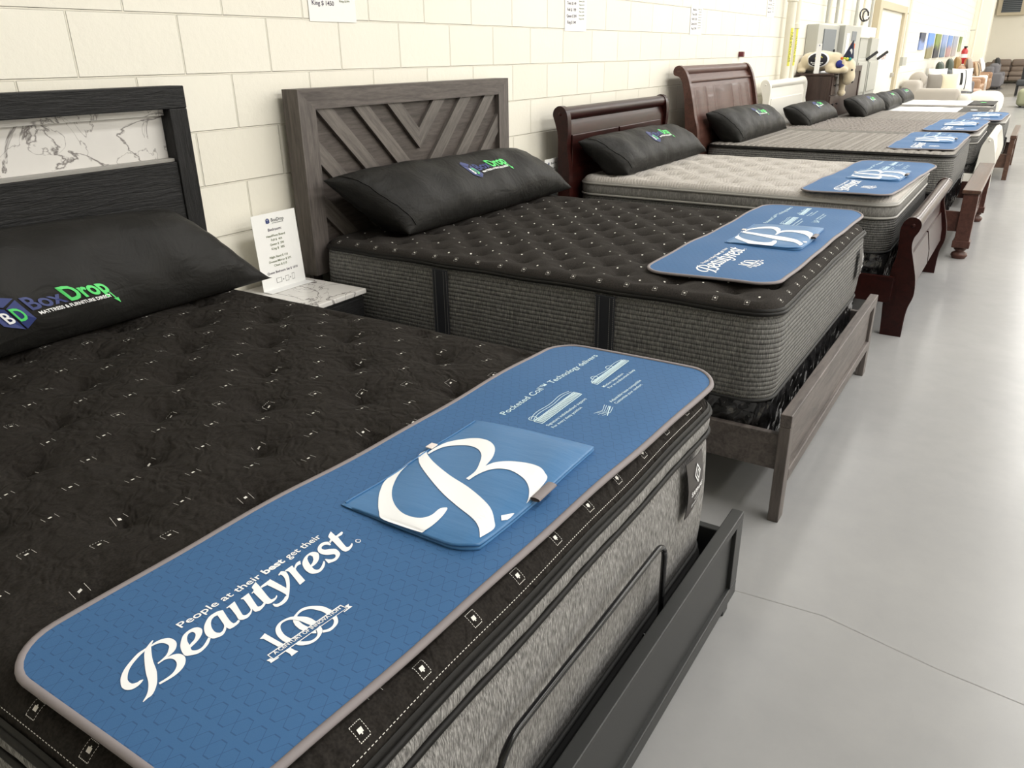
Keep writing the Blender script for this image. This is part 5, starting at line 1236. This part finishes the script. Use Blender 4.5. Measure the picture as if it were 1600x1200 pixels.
mb.ell((.55, yc - .10, 1.33), (.03, .025, .06)); mb.ell((.50, yc + .12, 1.25), (.10, .05, .04))
mb.ell((.02, yc + .02, 1.33), (.03, .03, .05))
DOG = r; body = mb.build('body', M_plush, r, True)
md = body.modifiers.new('remesh', 'REMESH'); md.mode = 'VOXEL'; md.voxel_size = .012; md.use_smooth_shade = True
sm_ = body.modifiers.new('smooth', 'SMOOTH'); sm_.iterations = 6; sm_.factor = .6
mb = MB(); rows = []
for i in range(15):
    for_ = []
    for j in range(9):
        a = -PI * .5 + i / 14 * PI * 2; rr = j / 8; x = .245 + .118 * rr * math.cos(a); z = 1.375 + .078 * rr * math.sin(a)
        t = 1 - ((x - .26) / .235) ** 2 - ((z - 1.36) / .125) ** 2; for_.append((x, yc - .15 * math.sqrt(max(t, .0)) - .006, z))
    rows.append(for_)
mb.grid(rows); mb.build('dark_patch', M_nose, body, True)
mb = MB()
def rim_pt(a, rr, off=.009):
    x = .245 + .118 * rr * math.cos(a); z = 1.375 + .078 * rr * math.sin(a); t = 1 - ((x - .26) / .235) ** 2 - ((z - 1.36) / .125) ** 2; return (x, yc - .15 * math.sqrt(max(t, 0)) - off, z)
mb.grid([[rim_pt(k * PI / 12, 1.0), rim_pt(k * PI / 12, 1.16, .007)] for k in range(25)]); mb.build('white_ring', M_print, body)
mb = MB(); mb.grid([[(.262 + .045 * q * math.cos(k * PI / 10), yc - .165, 1.395 + .028 * q * math.sin(k * PI / 10)) for q in (.75, 1.0)] for k in range(18)])
mb.build('patch_ring_print', M_yellow, body)
mb = MB(); put_text(mb, 'Beautyrest', lambda u, v: (.17 + u, yc - .163, 1.335 + v), 0, 0, .016, .15, bold=.03); put_text(mb, 'MATTRESS', lambda u, v: (.19 + u, yc - .161, 1.318 + v), 0, 0, .011, .11, bold=.03); mb.build('patch_lettering', M_print, body)
mb = MB(); mb.ell((.50, yc - .095, 1.325), (.045, .035, .045)); mb.ell((.54, yc - .11, 1.30), (.03, .02, .03)); mb.build('blue_scarf', M_blueknit, body, True)
for y in (yc - .082, yc + .04):
    mb = MB(); mb.ell((.655, y, 1.255), (.012, .012, .012)); mb.build('eye', M_matteblk, body, True)
mb = MB(); mb.ell((.655, yc, 1.12), (.022, .03, .018)); mb.build('nose', M_matteblk, body, True)
r2 = thing('party_hat', 'navy party hat with coloured pompoms on the plush dog', 'party hat', (.60, yc, 1.37))
mb = MB(); rings = []
for i in range(12):
    t = i / 11; c = Vector((.565 + .045 * t, yc, 1.375 + .215 * t)); rr = .068 * (1 - t) + .006
    rings.append([tuple(c + Vector((rr * math.cos(k * PI / 8), rr * math.sin(k * PI / 8), -.45 * rr * math.cos(k * PI / 8) * -1 * .4))) for k in range(16)])
mb.grid(rings, closed_v=True); mb.build('cone', mat('navy_felt', (.012, .016, .045), .8), r2, True)
mb = MB(); mb.add([(.605 + .016 * math.cos(t * PI / 8), yc - .043, 1.46 + .036 * math.sin(t * PI / 8)) for t in range(16)], [tuple(range(16))]); mb.build('white_disc', M_print, r2)
for k, m in enumerate((M_orange, M_lime, M_yellow, M_teal)):
    mb = MB(); mb.ell((.515 + k * .032, yc - .066, 1.388 - k * .003), (.018, .014, .018)); mb.build('pompom', m, r2, True)
card('narrow white price card leaning on the plush dog on the chest', (.235, 8.20, 1.2185), 1, .06, .34, [('#logo', .03, .32, .008, 0, 3)], 0, 1.35)
MB().ell((.535, 8.50, .985), (.05, .06, .045)).build('paw', M_plush, DOG, True); mb = MB(); mb.tube([(.52, 8.50, 1.25), (.53, 8.50, 1.1), (.535, 8.50, .99)], [.045, .04, .035], 10); mb.build('leg', M_plush, DOG, True)

# ------------------------------------------------------------------ living-room furniture in the distance
def cush(mb, x0, x1, y0, y1, z0, z1, b, M=None): mb.box(x0, x1, y0, y1, z0, z1, b, 0, M, 4)
def throw_pillow(label, c, w, h, t, m, yaw=0.0, tilt=.25, group='throw pillows', stripes=None, loc=None):
    r = thing('throw_pillow', label, 'pillow', (0, 0, 0), group); f = pillow_surface(w / 2, h / 2, t / 2, int(c[1] * 10)); mb = MB(); k = 12
    us = [-1 + 2 * i / k for i in range(k + 1)]
    def g(u, v, s_):
        th = (max(0, 1 - abs(u) ** 2.5) * max(0, 1 - abs(v) ** 2.5)) ** .5; return Vector((s_ * t / 2 * th, u * w / 2 * (1 - .08 * (1 - v * v)), v * h / 2 * (1 - .08 * (1 - u * u))))
    mb.grid([[g(u, v, 1) for v in us] for u in us]); mb.grid([[g(u, v, -1) for v in us[::-1]] for u in us]); mb.build('pillow_cover', m, r, True)
    if stripes:
        mb = MB()
        for a, b, v0, v1 in stripes: mb.grid([[tuple(g(a + (b - a) * i / 3 + .06 * j / 6, v0 + (v1 - v0) * j / 6, 1) + Vector((.004, 0, 0))) for j in range(7)] for i in range(4)])
        mb.build('woven_stripe', M_matteblk, r, True)
    r.location = c; r.rotation_euler = (0, -tilt, yaw); return r
# sectional
r = thing('sectional_sofa', 'warm grey and ivory sectional sofa with a rounded chaise beyond the last bed', 'sofa', (1.0, 19.5, 0))
MB().box(.05, .42, 17.3, 20.6, .10, .86, .10, seg=4).build('backrest', M_boucle_gr, r, True)
MB().box(.16, 1.22, 17.3, 17.6, .10, .70, .09, seg=4).build('side_bolster', M_boucle_gr, r, True)
MB().box(.40, 1.30, 17.55, 21.0, .08, .45, .08, seg=4).build('seat', M_boucle, r, True)
MB().box(1.18, 1.44, 17.25, 17.6, .10, .60, .12, seg=5).build('arm_roll', M_boucle, r, True)
MB().box(1.26, 1.98, 17.5, 19.5, .08, .59, .20, seg=6).build('chaise', M_boucle, r, True)
for x, y in ((.2, 17.5), (.2, 20.4), (1.3, 20.5), (1.85, 18.3)): MB().box(x - .03, x + .03, y - .03, y + .03, 0, .12, .003).build('leg', M_matteblk, r)
SP = []
def at(c): return c
r = thing('bolster_cushion', 'large round oatmeal cushion at the near end of the sectional', 'pillow', (.29, 17.95, .62)); mb = MB(); mb.ell((.29, 17.95, .84), (.19, .13, .19), None, 3); mb.build('cushion', M_boucle_gr, r, True)
mb = MB(); mb.tube([(.33 + .03 * math.sin(t * PI / 10), 17.95 - .130 * math.sin(t * PI / 10), .67 + .34 * t / 10) for t in range(11)], .006, 6); mb.build('seam', M_taupe, r, True)
throw_pillow('square taupe throw pillow on the sectional, beside the round cushion', (.64, 18.0, .80), .36, .36, .13, M_taupe, -1.2, .1)
throw_pillow('ivory fringed throw pillow on the sectional', (.90, 18.1, .78), .38, .42, .13, mat('cream_fringe', (.72, .66, .50), .9), -1.1, .1)
throw_pillow('large white throw pillow with black stripes on the sectional', (1.12, 18.5, .84), .50, .50, .16, M_label, -.9, .2, stripes=((-.45, -.2, -.5, .6), (.05, .14, -.9, .9)))
throw_pillow('white throw pillow at the back of the sectional', (.62, 18.6, .86), .45, .45, .16, M_label, -.9, .2)

def sofa(label, x0, x1, y0, y1, m, hb=.95, hs=.46, arm=.62, face='x', nseat=2, ctrim=None, armw=.2, name='sofa', frame=None):
    """face 'x': back at x0, looks to +x; face '-y': back at y1, looks to -y"""
    r = thing(name, label, 'sofa' if name == 'sofa' else 'armchair', ((x0 + x1) / 2, (y0 + y1) / 2, 0))
    if face == 'x':
        MB().box(x0, x0 + .32, y0, y1, .08, hb - .12, .08, seg=4).build('back_frame', m, r, True)
        for y in (y0, y1 - armw): MB().box(x0 + .1, x1, y, y + armw, .07, arm, .075, seg=4).build('arm', frame or m, r, True)
        w = (y1 - y0 - 2 * armw) / nseat
        for k in range(nseat):
            a = y0 + armw + k * w; MB().box(x0 + .25, x1 + .02, a + .005, a + w - .005, .12, hs, .07, seg=4).build('seat_cushion', m, r, True); MB().box(x0 + .12, x0 + .46, a + .01, a + w - .01, hs - .05, hb, .11, seg=4).build('back_cushion', m, r, True)
        for x in (x0 + .1, x1 - .1):
            for y in (y0 + .1, y1 - .1): MB().box(x - .03, x + .03, y - .03, y + .03, 0, .09, .003).build('leg', M_matteblk, r)
    else:
        MB().box(x0, x1, y1 - .32, y1, .08, hb - .12, .08, seg=4).build('back_frame', m, r, True)
        for x in (x0, x1 - armw): MB().box(x, x + armw, y0, y1 - .1, .07, arm, .075, seg=4).build('arm', m, r, True)
        w = (x1 - x0 - 2 * armw) / nseat
        for k in range(nseat):
            a = x0 + armw + k * w; MB().box(a + .008, a + w - .008, y0 - .02, y1 - .25, .10, .30, .06, seg=4).build('footrest', m, r, True); MB().box(a + .005, a + w - .005, y0 - .03, y1 - .25, .30, hs, .07, seg=4).build('seat_cushion', m, r, True)
            MB().box(a + .01, a + w - .01, y1 - .50, y1 - .14, hs - .05, .72, .10, seg=4).build('lower_back_cushion', m, r, True); MB().box(a + .01, a + w - .01, y1 - .48, y1 - .12, .70, hb, .10, seg=4).build('headrest_cushion', m, r, True)
        for x in (x0 + .1, x1 - .1): MB().box(x - .03, x + .03, y0 + .1, y0 + .16, 0, .09, .003).build('leg', M_matteblk, r)
    return r
sofa('black sofa with slate rolled arm, just beyond the sectional', .12, 1.05, 21.6, 23.9, M_charcoal, .98, .46, .66, frame=M_slate)
sofa('small blush upholstered ottoman chair by the tan recliner', .75, 1.20, 24.3, 24.9, mat('blush_fabric', (.55, .36, .28), .8), .42, .36, .40, nseat=1, armw=.05, name='armchair')
sofa('tan leather recliner sofa, first of the tan pair', .12, 1.10, 25.4, 27.6, M_leather, 1.02, .48, .66)
sofa('ivory floral armchair with curved pale wood arms', .15, 1.05, 28.2, 29.6, M_floral, .95, .48, .66, nseat=1, frame=M_whitepaint, armw=.1, name='armchair')
sofa('brown leather sofa, second of the tan pair, near the far wall', .12, 1.0, 31.0, 34.0 - .7, M_leather, 1.05, .48, .68)
sofa('grey fabric loveseat next to the far corner sofa', .60, 1.25, 35.2, 37.4, M_slate, .95, .46, .6)
sofa('long taupe leather reclining sofa against the end wall', .15, 3.9, 42.0, 43.3, M_leather_gr, 1.02, .50, .66, face='-y', nseat=4, armw=.25)
throw_pillow('dark green throw pillow on the black sofa, left of the pair', (.30, 21.9, 1.02), .6, .34, .2, mat('deep_green_velvet', (.04, .06, .045), .5), 0, .1)
throw_pillow('dark green throw pillow on the black sofa, right of the pair', (.42, 23.0, 1.06), .5, .4, .2, mat('green_velvet', (.05, .07, .05), .5), 0, .1)
throw_pillow('olive gold throw pillow on the first tan recliner', (.36, 25.9, 1.10), .7, .36, .2, mat('gold_velvet', (.28, .17, .05), .5), 0, .1)
throw_pillow('taupe throw pillow on the first tan recliner', (.62, 26.9, .98), .8, .5, .2, mat('stone_velvet', (.30, .26, .22), .6), 0, .2)
throw_pillow('orange throw pillow on the floral armchair', (.42, 28.8, 1.04), .6, .36, .2, mat('burnt_orange', (.55, .20, .07), .7), 0, .1)
throw_pillow('tan throw pillow with grey stripe on the floral armchair', (.70, 29.2, .85), .8, .5, .2, mat('tan_weave', (.45, .34, .22), .8), 0, .3, stripes=((-.8, -.6, -.9, .9),))
throw_pillow('white and navy striped throw pillow on the brown leather sofa', (.66, 32.0, .95), .9, .5, .2, M_label, 0, .3, stripes=((-.3, -.1, -.9, .9), (.3, .4, -.9, .9)))
throw_pillow('black and white patterned throw pillow near the far corner', (.95, 36.0, .98), 1.0, .36, .2, M_matteblk, 0, .2)
# right-hand edge pieces
r = thing('side_chair', 'black upholstered chair at the right edge of the aisle', 'chair', (2.2, 30.5, 0))
MB().box(1.88, 2.6, 30.2, 30.95, .30, .50, .06, seg=4).build('seat', M_charcoal, r, True); MB().box(1.98, 2.62, 30.75, 31.05, .45, 1.10, .08, seg=4).build('backrest', M_charcoal, r, True)
for x, y in ((1.93, 30.3), (1.93, 30.9), (2.5, 30.3), (2.5, 30.9)): MB().box(x - .035, x + .035, y - .035, y + .035, 0, .30, .004).build('leg', M_matteblk, r)
throw_pillow('white throw pillow on the black chair at the right edge', (2.12, 30.6, .92), .5, .45, .2, M_label, 0, .3)
r = thing('ottoman', 'olive upholstered ottoman at the right edge of the aisle', 'ottoman', (2.6, 23.8, 0)); MB().box(2.14, 3.0, 23.4, 24.2, .04, .46, .10, seg=5).build('cushion', M_olive, r, True)
for x, y in ((2.25, 23.5), (2.9, 23.5), (2.25, 24.1), (2.9, 24.1)): MB().box(x - .03, x + .03, y - .03, y + .03, 0, .06, .003).build('leg', M_matteblk, r)
